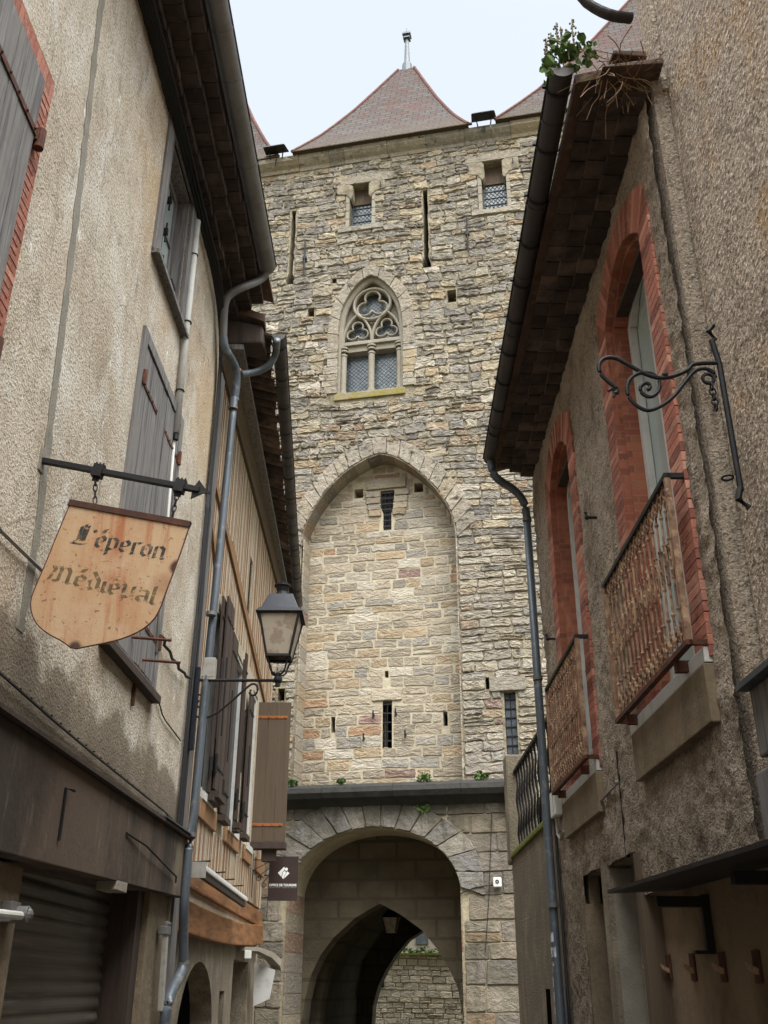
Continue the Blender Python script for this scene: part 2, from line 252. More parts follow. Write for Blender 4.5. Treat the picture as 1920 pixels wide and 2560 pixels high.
# ------------------------------------------------------------------ mesh builder (coordinates s, d, h)
class MB:
    def __init__(s): s.v = []; s.f = []; s.c = []; s.uv = {}
    def add(s, vs, fs, col=(1, 1, 1, 1)):
        b = len(s.v); s.v += [tuple(map(float, v)) for v in vs]; s.c += [col] * len(vs)
        s.f += [tuple(i + b for i in f) for f in fs]; return b
    def box(s, s0, s1, d0, d1, h0, h1, col=(1, 1, 1, 1)):
        s.add([(s0, d0, h0), (s1, d0, h0), (s1, d1, h0), (s0, d1, h0), (s0, d0, h1), (s1, d0, h1), (s1, d1, h1), (s0, d1, h1)],
              [(0, 3, 2, 1), (4, 5, 6, 7), (0, 1, 5, 4), (1, 2, 6, 5), (2, 3, 7, 6), (3, 0, 4, 7)], col); return s
    def hexa(s, bot, top, col=(1, 1, 1, 1)):    # 4+4 points
        s.add(list(bot) + list(top), [(0, 3, 2, 1), (4, 5, 6, 7), (0, 1, 5, 4), (1, 2, 6, 5), (2, 3, 7, 6), (3, 0, 4, 7)], col); return s
    def prism(s, poly, d0, d1, col=(1, 1, 1, 1)):   # convex-ish polygon in (s,h)
        n = len(poly)
        s.add([(p[0], d0, p[1]) for p in poly] + [(p[0], d1, p[1]) for p in poly],
              [tuple(range(n))[::-1], tuple(range(n, 2 * n))] + [(i, (i + 1) % n, n + (i + 1) % n, n + i) for i in range(n)], col); return s
    def sweep(s, prof, pts, up=(0, 0, 1), closed=False, caps=True, scales=None, col=(1, 1, 1, 1)):
        pts = [Vector(p) for p in pts]; n = len(pts); m = len(prof); vs = []; up = Vector(up)
        for i, p in enumerate(pts):
            if closed: t = pts[(i + 1) % n] - pts[i - 1]
            else: t = pts[min(i + 1, n - 1)] - pts[max(i - 1, 0)]
            t.normalize(); u = up
            if abs(t.dot(u)) > .95: u = Vector((1, 0, 0)) if abs(t.x) < .9 else Vector((0, 1, 0))
            sd_ = t.cross(u).normalized(); u2 = sd_.cross(t)
            k = scales[i] if scales else 1
            for a, b in prof: vs.append(tuple(p + sd_ * a * k + u2 * b * k))
        fs = []
        for i in range(n if closed else n - 1):
            j = (i + 1) % n
            for q in range(m): r = (q + 1) % m; fs.append((i * m + q, i * m + r, j * m + r, j * m + q))
        if caps and not closed: fs += [tuple(range(m))[::-1], tuple((n - 1) * m + q for q in range(m))]
        s.add(vs, fs, col); return s
    def tube(s, pts, r, n=8, closed=False, scales=None, up=(0, 0, 1), fl=1.0, col=(1, 1, 1, 1)):
        return s.sweep([(r * math.cos(2 * math.pi * i / n), r * fl * math.sin(2 * math.pi * i / n)) for i in range(n)], pts, up, closed, True, scales, col)
    def ring(s, cc, r, tr, ax='d', n=20, m=6, sx=1.0, sz=1.0):   # torus-like loop; ax = normal axis
        pts = []
        for i in range(n):
            a = 2 * math.pi * i / n; x, y = r * sx * math.cos(a), r * sz * math.sin(a)
            pts.append({'d': (cc[0] + x, cc[1], cc[2] + y), 's': (cc[0], cc[1] + x, cc[2] + y), 'h': (cc[0] + x, cc[1] + y, cc[2])}[ax])
        return s.tube(pts, tr, m, closed=True, up={'d': (0, 1, 0), 's': (1, 0, 0), 'h': (0, 0, 1)}[ax])
    def ball(s, cc, r, n=8):
        vs = []; fs = []
        for i in range(1, n):
            for j in range(n * 2):
                a, b = math.pi * i / n, math.pi * j / n
                vs.append((cc[0] + r * math.sin(a) * math.cos(b), cc[1] + r * math.sin(a) * math.sin(b), cc[2] + r * math.cos(a)))
        m = n * 2
        for i in range(n - 2):
            for j in range(m): fs.append((i * m + j, i * m + (j + 1) % m, (i + 1) * m + (j + 1) % m, (i + 1) * m + j))
        fs += [tuple(range(m)), tuple((n - 2) * m + j for j in range(m))[::-1]]
        s.add(vs, fs); return s
    def plate(s, outer, holes, d0, d1, bevel=0.0):
        cu = bpy.data.curves.new('tmp', 'CURVE'); cu.dimensions = '2D'; cu.fill_mode = 'BOTH'; cu.extrude = abs(d1 - d0) / 2
        cu.bevel_depth = bevel; cu.bevel_resolution = 0
        for poly in [outer] + list(holes):
            sp = cu.splines.new('POLY'); sp.points.add(len(poly) - 1); sp.use_cyclic_u = True
            for i, p in enumerate(poly): sp.points[i].co = (p[0], p[1], 0, 1)
        o = bpy.data.objects.new('tmp', cu); me = bpy.data.meshes.new_from_object(o)
        mid = (d0 + d1) / 2
        s.add([(v.co.x, mid + v.co.z, v.co.y) for v in me.vertices], [tuple(p.vertices) for p in me.polygons])
        bpy.data.objects.remove(o); bpy.data.curves.remove(cu); bpy.data.meshes.remove(me); return s
    def build(s, name, m, parent=None, base=(0, 0, 0), smooth=False, recalc=True, bevel=0, frame=None):
        me = bpy.data.meshes.new(name)
        me.from_pydata([(v[0] - base[0], -(v[1] - base[1]), v[2] - base[2]) for v in s.v], [], [f[::-1] for f in s.f])
        if bevel or recalc:
            bm = bmesh.new(); bm.from_mesh(me)
            if recalc:
                bmesh.ops.remove_doubles(bm, verts=bm.verts, dist=1e-5) if not any(c_ != (1, 1, 1, 1) for c_ in s.c[:1]) else None
                bmesh.ops.recalc_face_normals(bm, faces=bm.faces)
            if bevel: bmesh.ops.bevel(bm, geom=bm.edges[:], offset=bevel, segments=2, affect='EDGES', profile=.6, clamp_overlap=True)
            bm.to_mesh(me); bm.free()
        if any(c_ != (1, 1, 1, 1) for c_ in s.c[:1]) and len(me.vertices) == len(s.c):
            ca = me.color_attributes.new('Col', 'FLOAT_COLOR', 'POINT')
            ca.data.foreach_set('color', np.array(s.c, dtype=np.float32).ravel())
        if s.uv and len(me.loops):
            ul = me.uv_layers.new(name='UVMap')
            for lp in me.loops: ul.data[lp.index].uv = s.uv.get(lp.vertex_index, (0, 0))
        if smooth: me.shade_smooth()
        me.materials.append(m)
        o = bpy.data.objects.new(name, me); COL.objects.link(o)
        if parent is not None: o.parent = parent
        elif frame is not None: o.matrix_world = frame.m @ Matrix.Translation((base[0], -base[1], base[2]))
        return o

class Thing:
    """An Empty at the thing's base; parts are given in the frame's wall coordinates."""
    def __init__(s, name, label, cat, frame, base=(0, 0, 0), group=None):
        s.e = bpy.data.objects.new(name, None); COL.objects.link(s.e); s.e.empty_display_size = .2
        s.base = base; s.e.matrix_world = frame.m @ Matrix.Translation((base[0], -base[1], base[2]))
        s.e['label'] = label; s.e['category'] = cat
        if group: s.e['group'] = group
    def parts(s, name, mb, m, sub=None, by=None, **kw):     # one object per loose piece (or per key of its centre)
        n = len(mb.v); p = list(range(n))
        def find(i):
            while p[i] != i: p[i] = p[p[i]]; i = p[i]
            return i
        for f in mb.f:
            for a in f[1:]: p[find(a)] = find(f[0])
        comp = {}
        for i in range(n): comp.setdefault(find(i), []).append(i)
        grp = {}
        for r, ids in comp.items():
            cc = np.mean([mb.v[i] for i in ids], axis=0); grp.setdefault(by(cc) if by else r, []).extend(ids)
        o = None
        for k, ids in grp.items():
            ids = sorted(ids); mp = {i: j for j, i in enumerate(ids)}; q = MB(); q.v = [mb.v[i] for i in ids]; q.c = [mb.c[i] for i in ids]
            q.f = [tuple(mp[a] for a in f) for f in mb.f if f[0] in mp]; o = s.part(name, q, m, sub, **kw)
        return o
    def part(s, name, mb, m, sub=None, **kw):
        return mb.build(name, m, sub if sub is not None else s.e, base=s.base, **kw)
def single(name, label, cat, mb, m, frame, base=(0, 0, 0), group=None, **kw):
    o = mb.build(name, m, None, base=base, frame=frame, **kw); o['label'] = label; o['category'] = cat
    if group: o['group'] = group
    return o
def structure(name, mb, m, frame, base=(0, 0, 0), **kw):
    o = mb.build(name, m, None, base=base, frame=frame, **kw); o['kind'] = 'structure'; return o

def pip(x, y, poly):
    ins = False; j = len(poly) - 1
    for i in range(len(poly)):
        xi, yi = poly[i]; xj, yj = poly[j]
        if (yi > y) != (yj > y) and x < (xj - xi) * (y - yi) / (yj - yi) + xi: ins = not ins
        j = i
    return ins
def grow(poly, k):
    cx = sum(p[0] for p in poly) / len(poly); cy = sum(p[1] for p in poly) / len(poly)
    o = []
    for p in poly:
        dx, dy = p[0] - cx, p[1] - cy; L = math.hypot(dx, dy) or 1; o.append((p[0] + dx / L * k, p[1] + dy / L * k))
    return o
def rect(s0, s1, h0, h1): return [(s0, h0), (s1, h0), (s1, h1), (s0, h1)]
def dense(pts, n):                          # resample a polyline at n+1 equally spaced points
    P = [np.array(p, float) for p in pts]; L = [0]
    for a, b in zip(P, P[1:]): L.append(L[-1] + np.linalg.norm(b - a))
    o = []
    for i in range(n + 1):
        t = L[-1] * i / n; k = 0
        while k < len(P) - 2 and L[k + 1] < t: k += 1
        w = (t - L[k]) / max(L[k + 1] - L[k], 1e-9); o.append(tuple(P[k] * (1 - w) + P[k + 1] * w))
    return o
def smooth_poly(pts, it=2):
    for _ in range(it):
        q = [pts[0]]
        for a, b in zip(pts, pts[1:]):
            q.append(tuple(.75 * a[i] + .25 * b[i] for i in range(len(a)))); q.append(tuple(.25 * a[i] + .75 * b[i] for i in range(len(a))))
        q.append(pts[-1]); pts = q
    return pts

def warp(s, h, amp):
    return amp * (math.sin(s * 1.7 + h * .35) * .6 + math.sin(s * .63 + 2.1 + h * .9) * .8 + .35 * math.sin(s * 4.3 + h * 2.2))
def stone(mb, poly, col, dep, bev, jit, d=0.0, rough=0.0):
    """one dressed stone: polygon (s,h), rounded and chipped, standing dep proud of d"""
    n = len(poly); cx = sum(p[0] for p in poly) / n; cy = sum(p[1] for p in poly) / n
    pts = []
    for i in range(n):
        a, b = poly[i], poly[(i + 1) % n]; L = math.hypot(b[0] - a[0], b[1] - a[1]) or 1e-6
        e = min(.3, bev * 1.2 / L); k = 0 if L < .14 else (1 if L < .4 else 3)
        for t in [e] + [e + (1 - 2 * e) * (q + 1) / (k + 1) for q in range(k)] + [1 - e]:
            pts.append((a[0] + (b[0] - a[0]) * t + random.gauss(0, jit), a[1] + (b[1] - a[1]) * t + random.gauss(0, jit)))
    m = len(pts); vs = []
    def tow(p, k):
        dx, dy = cx - p[0], cy - p[1]; L = math.hypot(dx, dy) or 1; return (p[0] + dx / L * k, p[1] + dy / L * k)
    for p in pts: vs.append((p[0], d - .02, p[1]))
    for p in pts: q = tow(p, bev * .3); vs.append((q[0], d + dep * .65, q[1]))
    for p in pts: q = tow(p, bev); vs.append((q[0], d + dep + random.uniform(-rough, rough), q[1]))
    q3 = []
    for p in pts: q = (p[0] * .5 + cx * .5, p[1] * .5 + cy * .5); vs.append((q[0], d + dep + random.uniform(-rough, rough) * 1.2, q[1]))
    vs.append((cx, d + dep + random.uniform(-rough, rough), cy))
    fs = []
    for r in range(3):
        for i in range(m): j = (i + 1) % m; fs.append((r * m + i, r * m + j, (r + 1) * m + j, (r + 1) * m + i))
    for i in range(m): fs.append((3 * m + i, 3 * m + (i + 1) % m, 4 * m))
    mb.add(vs, [f[::-1] for f in fs], col)
def pal(cols, wts, v=.10, ds=.2):
    cc = c(random.choices(cols, wts)[0])[:3]; k = 1 + random.uniform(-v, v) * 2; g_ = sum(cc) / 3
    return tuple(min(.95, (x * (1 - ds) + g_ * ds) * k * t_) for x, t_ in zip(cc, (.985, .98, 1.035))) + (1.0,)
def masonry(mb, s0, s1, h0, h1, rowh, wid, blocked, colf, dep=(.01, .04), gap=.012, bev=.02, jit=.006, amp=0.0, d=0.0, rough=.004, split=.0):
    h = h0
    while h < h1 - .03:
        rh = min(random.uniform(*rowh), h1 - h)
        if h1 - h - rh < .06: rh = h1 - h
        xs = np.arange(s0, s1 + .001, .04)
        free = [not (blocked(x, h + .02) or blocked(x, h + rh * .5) or blocked(x, h + rh - .02)) for x in xs]
        i = 0
        while i < len(xs):
            if not free[i]: i += 1; continue
            j = i
            while j + 1 < len(xs) and free[j + 1]: j += 1
            a, b = xs[i], xs[j]; i = j + 1
            x = a
            while x < b - .05:
                w = random.uniform(*wid)
                if b - x - w < wid[0] * .6: w = b - x
                g = gap * random.uniform(.4, 1.5)
                parts = [(x, x + w, h, h + rh)]
                if random.random() < split and rh > .15: m_ = random.uniform(.4, .6) * rh; parts = [(x, x + w, h, h + m_), (x, x + w, h + m_, h + rh)]
                for (p0, p1, q0, q1) in parts:
                    sk = random.uniform(-.02, .02) if jit > .008 else 0
                    P = [(p0 + g, q0 + g), (p1 - g, q0 + g), (p1 - g + sk, q1 - g), (p0 + g + sk, q1 - g)]
                    P = [(u, v + warp(u, v, amp)) for u, v in P]
                    stone(mb, P, colf(x, h), random.uniform(*dep), bev, jit, d, rough)
                x += w
        h += rh
def ring_blocks(mb, inn, outr, n, col, dep, d=0.0, gap=.012, bev=.015, jit=.004, rough=.003):
    a = dense(inn, n * 4); b = dense(outr, n * 4)
    for i in range(n):
        k = i * 4
        A = [a[k], a[k + 2], a[k + 4]]; B = [b[k], b[k + 2], b[k + 4]]
        P = [A[0], A[1], A[2], B[2], B[1], B[0]]
        cx = sum(p[0] for p in P) / 6; cy = sum(p[1] for p in P) / 6
        P = [(p[0] + (cx - p[0]) * gap / max(.02, math.hypot(cx - p[0], cy - p[1])), p[1] + (cy - p[1]) * gap / max(.02, math.hypot(cx - p[0], cy - p[1]))) for p in P]
        stone(mb, P, col(), dep() if callable(dep) else dep, bev, jit, d, rough)
def chain(mb, p0, p1, n, r=.02, tr=.005, first=0):
    p0, p1 = Vector(p0), Vector(p1); t = (p1 - p0); L = t.length / n; t.normalize()
    a = t.cross(Vector((0, 1, 0))).normalized(); b = t.cross(a)
    for i in range(n):
        cc = p0 + t * L * (i + .5); e = a if (i + first) % 2 else b; pts = []
        for k in range(14):
            w = 2 * math.pi * k / 14; pts.append(tuple(cc + t * math.cos(w) * L * .68 + e * math.sin(w) * r))
        mb.tube(pts, tr, 6, closed=True, up=tuple(a if (i + first) % 2 == 0 else b))
def spiral(cx, cz, r0, r1, a0, a1, n=24):
    return [(cx + (r0 + (r1 - r0) * i / n) * math.cos(a0 + (a1 - a0) * i / n), cz + (r0 + (r1 - r0) * i / n) * math.sin(a0 + (a1 - a0) * i / n)) for i in range(n + 1)]
def leaves(mb, cc, rad, n, size):
    for _ in range(n):
        v = Vector((random.gauss(0, 1), random.gauss(0, 1), random.gauss(0, 1))).normalized() * random.random() ** .5
        p = Vector(cc) + Vector((v.x * rad[0], v.y * rad[1], v.z * rad[2]))
        a = Vector((random.gauss(0, 1), random.gauss(0, 1), random.gauss(0, 1))).normalized(); b = a.orthogonal().normalized(); nn = a.cross(b)
        k = size * random.uniform(.6, 1.3)
        pts = [p + a * k * math.cos(w) * .55 + b * k * math.sin(w) * .45 + nn * k * .12 * math.cos(2 * w) for w in [math.pi * 2 * i / 7 for i in range(7)]]
        mb.add([tuple(q) for q in pts], [tuple(range(7))])
def halfpipe(r, t=.006, n=12, lip=True):
    o = [(r * math.cos(math.pi + math.pi * i / n), r * math.sin(math.pi + math.pi * i / n)) for i in range(n + 1)]
    i_ = [((r - t) * math.cos(2 * math.pi - math.pi * i / n), (r - t) * math.sin(2 * math.pi - math.pi * i / n)) for i in range(n + 1)]
    return o + i_
#==PARTS==
g = MB().box(-400, 400, -400, 400, -.35, -.31); structure('ground', g, EARTH, FW)
g = MB().box(-3.5, 4.0, -24, 8, -.306, 0.0); structure('street', g, COBBLE, FW)
# ================================================================== THE GATE TOWER
GB = (0, 0, 0)
STONEG = mat('corbel_stone', c((138, 128, 108)), [('noise', 3, c((96, 88, 76)), .46, .62, .8), ('noise', 9, c((166, 158, 138)), .56, .68, .6)], [('noise', 9, .04)], rough=.95)
gate = Thing('gate_tower', 'tall weathered stone gate tower with a pointed niche above its arched street passage', 'gate tower', FG)
OUT = [(-2.22, -.2), (-2.22, 3.3)] + [(-.21 - 2.01 * math.cos(a), 3.4 + 1.57 * math.sin(a) ** .9) for a in np.linspace(.12, math.pi - .12, 25)] + [(1.8, 3.3), (1.8, -.2)]
INN = [(-2.2, -.2), (-2.18, .84), (-2.12, 1.34), (-2.0, 1.85), (-1.77, 2.3), (-1.46, 2.68), (-.95, 3.1), (-.35, 3.42), (.14, 3.18), (.66, 2.83), (1.04, 2.4), (1.3, 1.98), (1.48, 1.6), (1.6, .88), (1.62, -.2)]
NI = smooth_poly([(-2.26, 12.3), (-2.24, 12.85), (-1.81, 13.71), (-1.17, 14.43), (-.52, 14.8), (-.15, 14.93), (.15, 14.85), (.65, 14.53), (1.28, 13.9), (1.75, 13.15), (1.93, 12.5), (1.93, 12.2)], 1)
NICHE = [(-2.2, 5.9)] + NI + [(1.93, 5.9)]
NEXT = smooth_poly([(-2.75, 12.6), (-2.55, 13.35), (-2.03, 14.2), (-1.32, 14.96), (-.66, 15.36), (-.1, 15.47), (.65, 15.2), (1.41, 14.59), (1.96, 13.82), (2.42, 13.03), (2.45, 12.6)], 1)
TR = smooth_poly([(-1.40, 18.5), (-1.41, 19.3), (-1.33, 20.02), (-1.05, 20.60), (-.75, 20.93), (-.43, 21.16), (-.12, 20.9), (.2, 20.52), (.44, 20.0), (.53, 19.3), (.53, 18.5)], 1)
TRAC = [(-1.40, 17.02)] + TR + [(.53, 17.02)]
TREXT = smooth_poly([(-1.74, 18.5), (-1.74, 19.4), (-1.62, 20.2), (-1.25, 20.92), (-.82, 21.32), (-.43, 21.56), (-.02, 21.25), (.5, 20.75), (.78, 20.2), (.9, 19.4), (.88, 18.5)], 1)
WIN1 = rect(-1.16, -.44, 23.1, 24.86); WIN2 = rect(3.04, 3.8, 23.02, 24.98)
def slit(s, h0, h1):
    a = [(s - .07 - random.uniform(0, .02), h0 + (h1 - h0) * i / 14) for i in range(2, 15)]; b = [(s + .05 + random.uniform(0, .035), h0 + (h1 - h0) * i / 14) for i in range(14, 1, -1)]
    return [(s - .17, h0), (s - .15, h0 + .16)] + a + b + [(s + .13, h0 + .16), (s + .15, h0)]
SL1 = slit(-3.0, 21.2, 24.15); SL2 = slit(1.27, 21.15, 24.2)
HOLES = [rect(-2.39, -2.19, 19.85, 20.2), rect(1.87, 2.13, 19.75, 20.2), rect(-1.66, -1.52, 21.02, 21.2), rect(2.53, 2.73, 8.12, 8.42), rect(-2.72, -2.54, 8.1, 8.42), rect(-1.9, -1.84, 22.3, 22.38)]
RSL = rect(2.96, 3.24, 6.0, 8.03)
NLOW = rect(-.14, .10, 6.93, 8.12)
CROSS = [(-.15, 12.85), (.08, 12.85), (.08, 13.35), (.16, 13.6), (.16, 14.06), (-.24, 14.06), (-.24, 13.6), (-.15, 13.35)]
NHOLES = [rect(-1.47, -1.36, 7.38, 7.78), rect(1.39, 1.5, 7.42, 7.78), rect(-.09, .01, 8.72, 8.9), rect(-.98, -.72, 13.9, 14.18), rect(.72, .97, 13.92, 14.2)]
wall = MB().plate(rect(-9, 10, 5.55, 26), [NICHE[:1] and [(-2.2, 5.62)] + NI + [(1.93, 5.62)], TRAC, WIN1, WIN2, SL1, SL2, RSL] + HOLES, -1.0, -.02)
gw = gate.part('upper_wall', wall, MORTARUP)
low = MB().plate([(-9, 5.55), (-9, -.3), (-2.22, -.3)] + OUT[1:-1] + [(1.8, -.3), (3.05, -.3), (3.05, 5.55)], [], -1.35, -.02)
gate.part('lower_wall', low, MORTAR)
rec = MB().plate(rect(-2.5, 2.2, 5.6, 15.1), [NLOW, CROSS] + NHOLES, -1.1, -.61)
gate.part('niche_wall', rec, LIGHTMORTAR)
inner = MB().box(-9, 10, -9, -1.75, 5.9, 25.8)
gate.part('painted_dark_rooms', inner, BLACK)  # body painted black so slits and holes read as unlit rooms
side = MB().box(-9, -8.9, -9, -.1, 0, 26).box(9.9, 10, -9, -.1, 5.5, 26).box(-9, 10, -9.1, -9, 6, 26)
gate.parts('side_wall', side, MORTARUP)
# --- stones of the upper wall
UP = [(146, 135, 111), (135, 127, 109), (154, 139, 107), (128, 121, 108), (148, 126, 91), (113, 106, 94), (165, 154, 132), (135, 113, 85)]
UW = [5, 5, 3, 4, 1.2, 2, 2, .8]
RP = [(152, 139, 113), (146, 135, 116), (154, 133, 100), (137, 111, 81), (126, 98, 85), (163, 153, 130), (137, 130, 115)]
RW = [6, 5, 1.8, .8, .4, 3, 3]
LP = [(132, 119, 96), (119, 109, 94), (135, 109, 76), (106, 99, 87), (148, 136, 113)]
LW = [5, 4, 2.2, 2, 2]
midN = [(a[0] * .35 + b[0] * .65, a[1] * .35 + b[1] * .65) for a, b in zip(dense(NI, 40), dense(NEXT, 40))]
blkN = [(-2.26, 5.5)] + [(-2.26, 12.4)] + midN + [(1.95, 12.4), (1.95, 5.5)]
blkT = [(-1.66, 16.75)] + [(-1.66, 18.5)] + [(a[0] * .3 + b[0] * .7, a[1] * .3 + b[1] * .7) for a, b in zip(dense(TR, 30), dense(TREXT, 30))] + [(.82, 18.5), (.82, 16.75)]
BL = [(p, min(q[0] for q in p), max(q[0] for q in p), min(q[1] for q in p), max(q[1] for q in p)) for p in
      [blkN, blkT, rect(-1.24, -.36, 23.05, 25.0), rect(2.96, 3.88, 22.98, 25.1), rect(-3.1, -2.9, 21.1, 24.1), rect(1.17, 1.37, 21.1, 24.15), rect(2.94, 3.26, 6, 8.05)] + HOLES]
def blocked_up(s, h): return any(a <= s <= b and c_ <= h <= d_ and pip(s, h, p) for p, a, b, c_, d_ in BL)
st = MB()
masonry(st, -5.6, 6.6, 15.0, 25.75, (.18, .34), (.26, .72), blocked_up, lambda s, h: pal(UP, UW, .12), (.0, .045), .014, .026, .018, .05, 0, .012, .18)
gate.part('rubble_stones', st, STONEUP, recalc=False)
st = MB()
masonry(st, -5.2, 6.4, 5.9, 15.0, (.17, .27), (.3, .85), blocked_up, lambda s, h: pal(UP if h > 12 else RP, UW if h > 12 else RW, .1), (.0, .03), .015, .022, .011, .035, 0, .010, .12)
gate.parts('coursed_stones', st, STONEUP, recalc=False, by=lambda q: q[0] > 0)
# --- niche stones
NB = [(p, min(q[0] for q in p), max(q[0] for q in p), min(q[1] for q in p), max(q[1] for q in p)) for p in [grow(NLOW, .0), rect(-.2, .14, 12.82, 14.1), rect(-.42, .35, 8.12, 8.42)] + NHOLES]
def blocked_n(s, h): return not pip(s, h, [(-2.24, 5.6)] + NI + [(1.97, 5.6)]) or any(a <= s <= b and c_ <= h <= d_ for p, a, b, c_, d_ in NB)
st = MB()
masonry(st, -2.24, 1.96, 5.95, 14.9, (.19, .29), (.32, .85), blocked_n, lambda s, h: pal([(154, 140, 115), (148, 136, 113), (158, 136, 101), (150, 116, 82), (134, 104, 92), (172, 162, 139), (138, 131, 116)], [6, 5, 2.4, .8, .4, 2.4, 2.4], .10, .18), (.004, .022), .019, .016, .009, .016, -.61, .006, .06)
gate.part('niche_stones', st, STONE, recalc=False)
st = MB()                                                    # niche reveals
for h in np.arange(5.9, 12.2, .33):
    P = [(0, h), (.6, h + .0), (.6, h + .32), (0, h + .32)]
    for sx, sg in ((-2.2, 1), (1.93, -1)):
        z0, z1 = h + .008, h + .322; st.box(sx - .01 if sg > 0 else sx - .02, sx + .02 if sg > 0 else sx + .01, -.6, .012, z0, z1, pal(RP, RW, .07))
a = dense(NI, 18)
for p, q in zip(a, a[1:]):
    nx, nz = (q[1] - p[1]), -(q[0] - p[0]); L = math.hypot(nx, nz); nx, nz = nx / L * .02, nz / L * .02
    st.hexa([(p[0], -.6, p[1]), (q[0], -.6, q[1]), (q[0], .01, q[1]), (p[0], .01, p[1])], [(p[0] + nx, -.6, p[1] + nz), (q[0] + nx, -.6, q[1] + nz), (q[0] + nx, .01, q[1] + nz), (p[0] + nx, .01, p[1] + nz)], pal(LP, LW, .08))
gate.parts('niche_reveal', st, STONE, recalc=False, by=lambda q: 0 if q[2] > 12.4 else (1 if q[0] > 0 else 2))
st = MB(); ring_blocks(st, NI, NEXT, 19, lambda: pal([(148, 136, 113), (138, 128, 108), (154, 138, 108)], [3, 2, 1], .08), lambda: random.uniform(.02, .045), 0, .008, .02, .008, .006)
gate.part('niche_arch', st, STONEUP, recalc=False)
# stepped corbels and grille of the little niche window, lintel above it
st = MB()
stone(st, rect(-.62, .5, 14.1, 14.42), pal(RP[:2], [1, 1]), .05, .015, .004, -.59)
for i, (w0, h0) in enumerate(((.02, 13.86), (.06, 13.66), (.1, 13.46), (.13, 13.28))):
    for sg in (-1, 1):
        a0 = -.04 + sg * (.21 - i * .02); b0 = -.04 + sg * (.62 - i * .03)
        stone(st, rect(min(a0, b0), max(a0, b0), h0, h0 + .19), pal(RP[:3], [1, 1, 1]), .05, .02, .008, -.6)
stone(st, rect(-.42, .36, 8.13, 8.42), pal([(184, 168, 138)], [1]), .045, .012, .003, -.61)
gate.parts('niche_window_stones', st, STONE, recalc=False, by=lambda q: (q[2] < 9, q[2] > 14.1, q[0] > 0))
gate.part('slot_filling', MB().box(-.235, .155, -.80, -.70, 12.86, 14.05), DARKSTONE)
g = MB()
for x in (-.1, 0.03): g.tube([(x, -.64, 12.85), (x, -.64, 14.06)], .012, 6)
for z in np.arange(12.95, 14.05, .17): g.box(-.2, .13, -.66, -.62, z, z + .04)
gate.part('iron_grille', g, IRON)
g = MB().tube([(-.02, -.63, 6.93), (-.02, -.63, 8.12)], .013, 6)
for z in np.arange(7.1, 8.1, .23): g.box(-.14, .10, -.65, -.62, z, z + .035)
g.box(-.16, -.14, -.9, -.62, 6.93, 8.12)
gate.part('iron_grille', g, IRON)
g = MB().box(2.97, 3.23, -.16, -.15, 6, 8.02)
rg = gate.part('arrow_slit_glass', g, LEAD)
g = MB().tube([(3.1, -.13, 6), (3.1, -.13, 8.02)], .010, 6)
for z in np.arange(6.1, 8.0, .22): g.box(2.96, 3.24, -.14, -.12, z, z + .022)
gate.part('window_bars', g, IRON)
st = MB(); stone(st, rect(2.62, 3.5, 8.05, 8.4), pal([(150, 140, 120)], [1]), .06, .02, .006); gate.part('window_lintel', st, STONE, recalc=False)
# --- corbelled windows at the top
for (s0, s1, h0, h1, gh) in ((-1.16, -.44, 23.1, 24.86, 24.15), (3.04, 3.8, 23.02, 24.98, 24.2)):
    w = MB().box(s0, s1, -.37, -.35, h0, gh + .15); wo = gate.part('window', w, GLASS)
    g = MB(); n = 6
    for i in range(-8, n + 4):
        for sg in (1, -1):
            pts = []
            for t in np.linspace(0, 1, 12):
                x = s0 + (s1 - s0) * t; z = h0 + i * .16 + (t if sg > 0 else 1 - t) * (s1 - s0) * 1.25
                if h0 < z < gh + .1: pts.append((x, -.34, z))
            if len(pts) > 1: g.tube([pts[0], pts[-1]], .007, 4)
    for z in np.arange(h0 + .2, gh, .27): g.box(s0, s1, -.35, -.325, z, z + .022)
    g.box(s0, s0 + .04, -.4, -.32, h0, gh + .1).box(s1 - .04, s1, -.4, -.32, h0, gh + .1)
    gate.part('window_lattice', g, LEAD)
    L = MB().box(s0 - .02, s1 + .02, -.42, -.30, gh + .1, h1 + .02); gate.part('window_lintel', L, FASCIA)
    cb = MB()
    for sg, sx in ((-1, s0), (1, s1)):
        x0, x1 = (sx - .42, sx + .10) if sg < 0 else (sx - .10, sx + .42)
        pr = [(x0, 24.5), (x1, 24.5), (x1, h1 - .02), (x0, h1 - .02)]
        if sg < 0: pr = [(x0, 24.5), (x1 - .2, 24.42), (x1 - .06, 24.2), (x1, 24.3), (x1, h1 - .1), (x1 - .08, h1 - .02), (x0, h1 - .02)]
        else: pr = [(x0 + .08, h1 - .02), (x0, h1 - .1), (x0, 24.3), (x0 + .06, 24.2), (x0 + .2, 24.42), (x1, 24.5), (x1, h1 - .02)]
        cb.prism(pr, -.34, .06)
    gate.parts('corbel', cb, STONEG, bevel=.03)
    jb = MB()
    for z in np.arange(h0, 24.4, .33):
        for sg, sx in ((-1, s0), (1, s1)):
            x0, x1 = (sx - .12, sx) if sg < 0 else (sx, sx + .12)
            jb.box(x0, x1, -.34, .03, z + .01, z + .32)
    gate.parts('window_jamb', jb, DRESSED, bevel=.01, by=lambda q: q[0] > (s0 + s1) / 2)
    st = MB(); stone(st, rect(s0 - .35, s1 + .4, h0 - .2, h0), pal(UP[:2], [1, 1]), .07, .02, .008); gate.part('window_sill', st, STONEUP, recalc=False)
    st = MB(); stone(st, rect(s0 - .5, s1 + .75, h1 + .0, h1 + .32), pal([(150, 138, 115)], [1]), .035, .02, .01); gate.part('window_lintel', st, STONEUP, recalc=False)
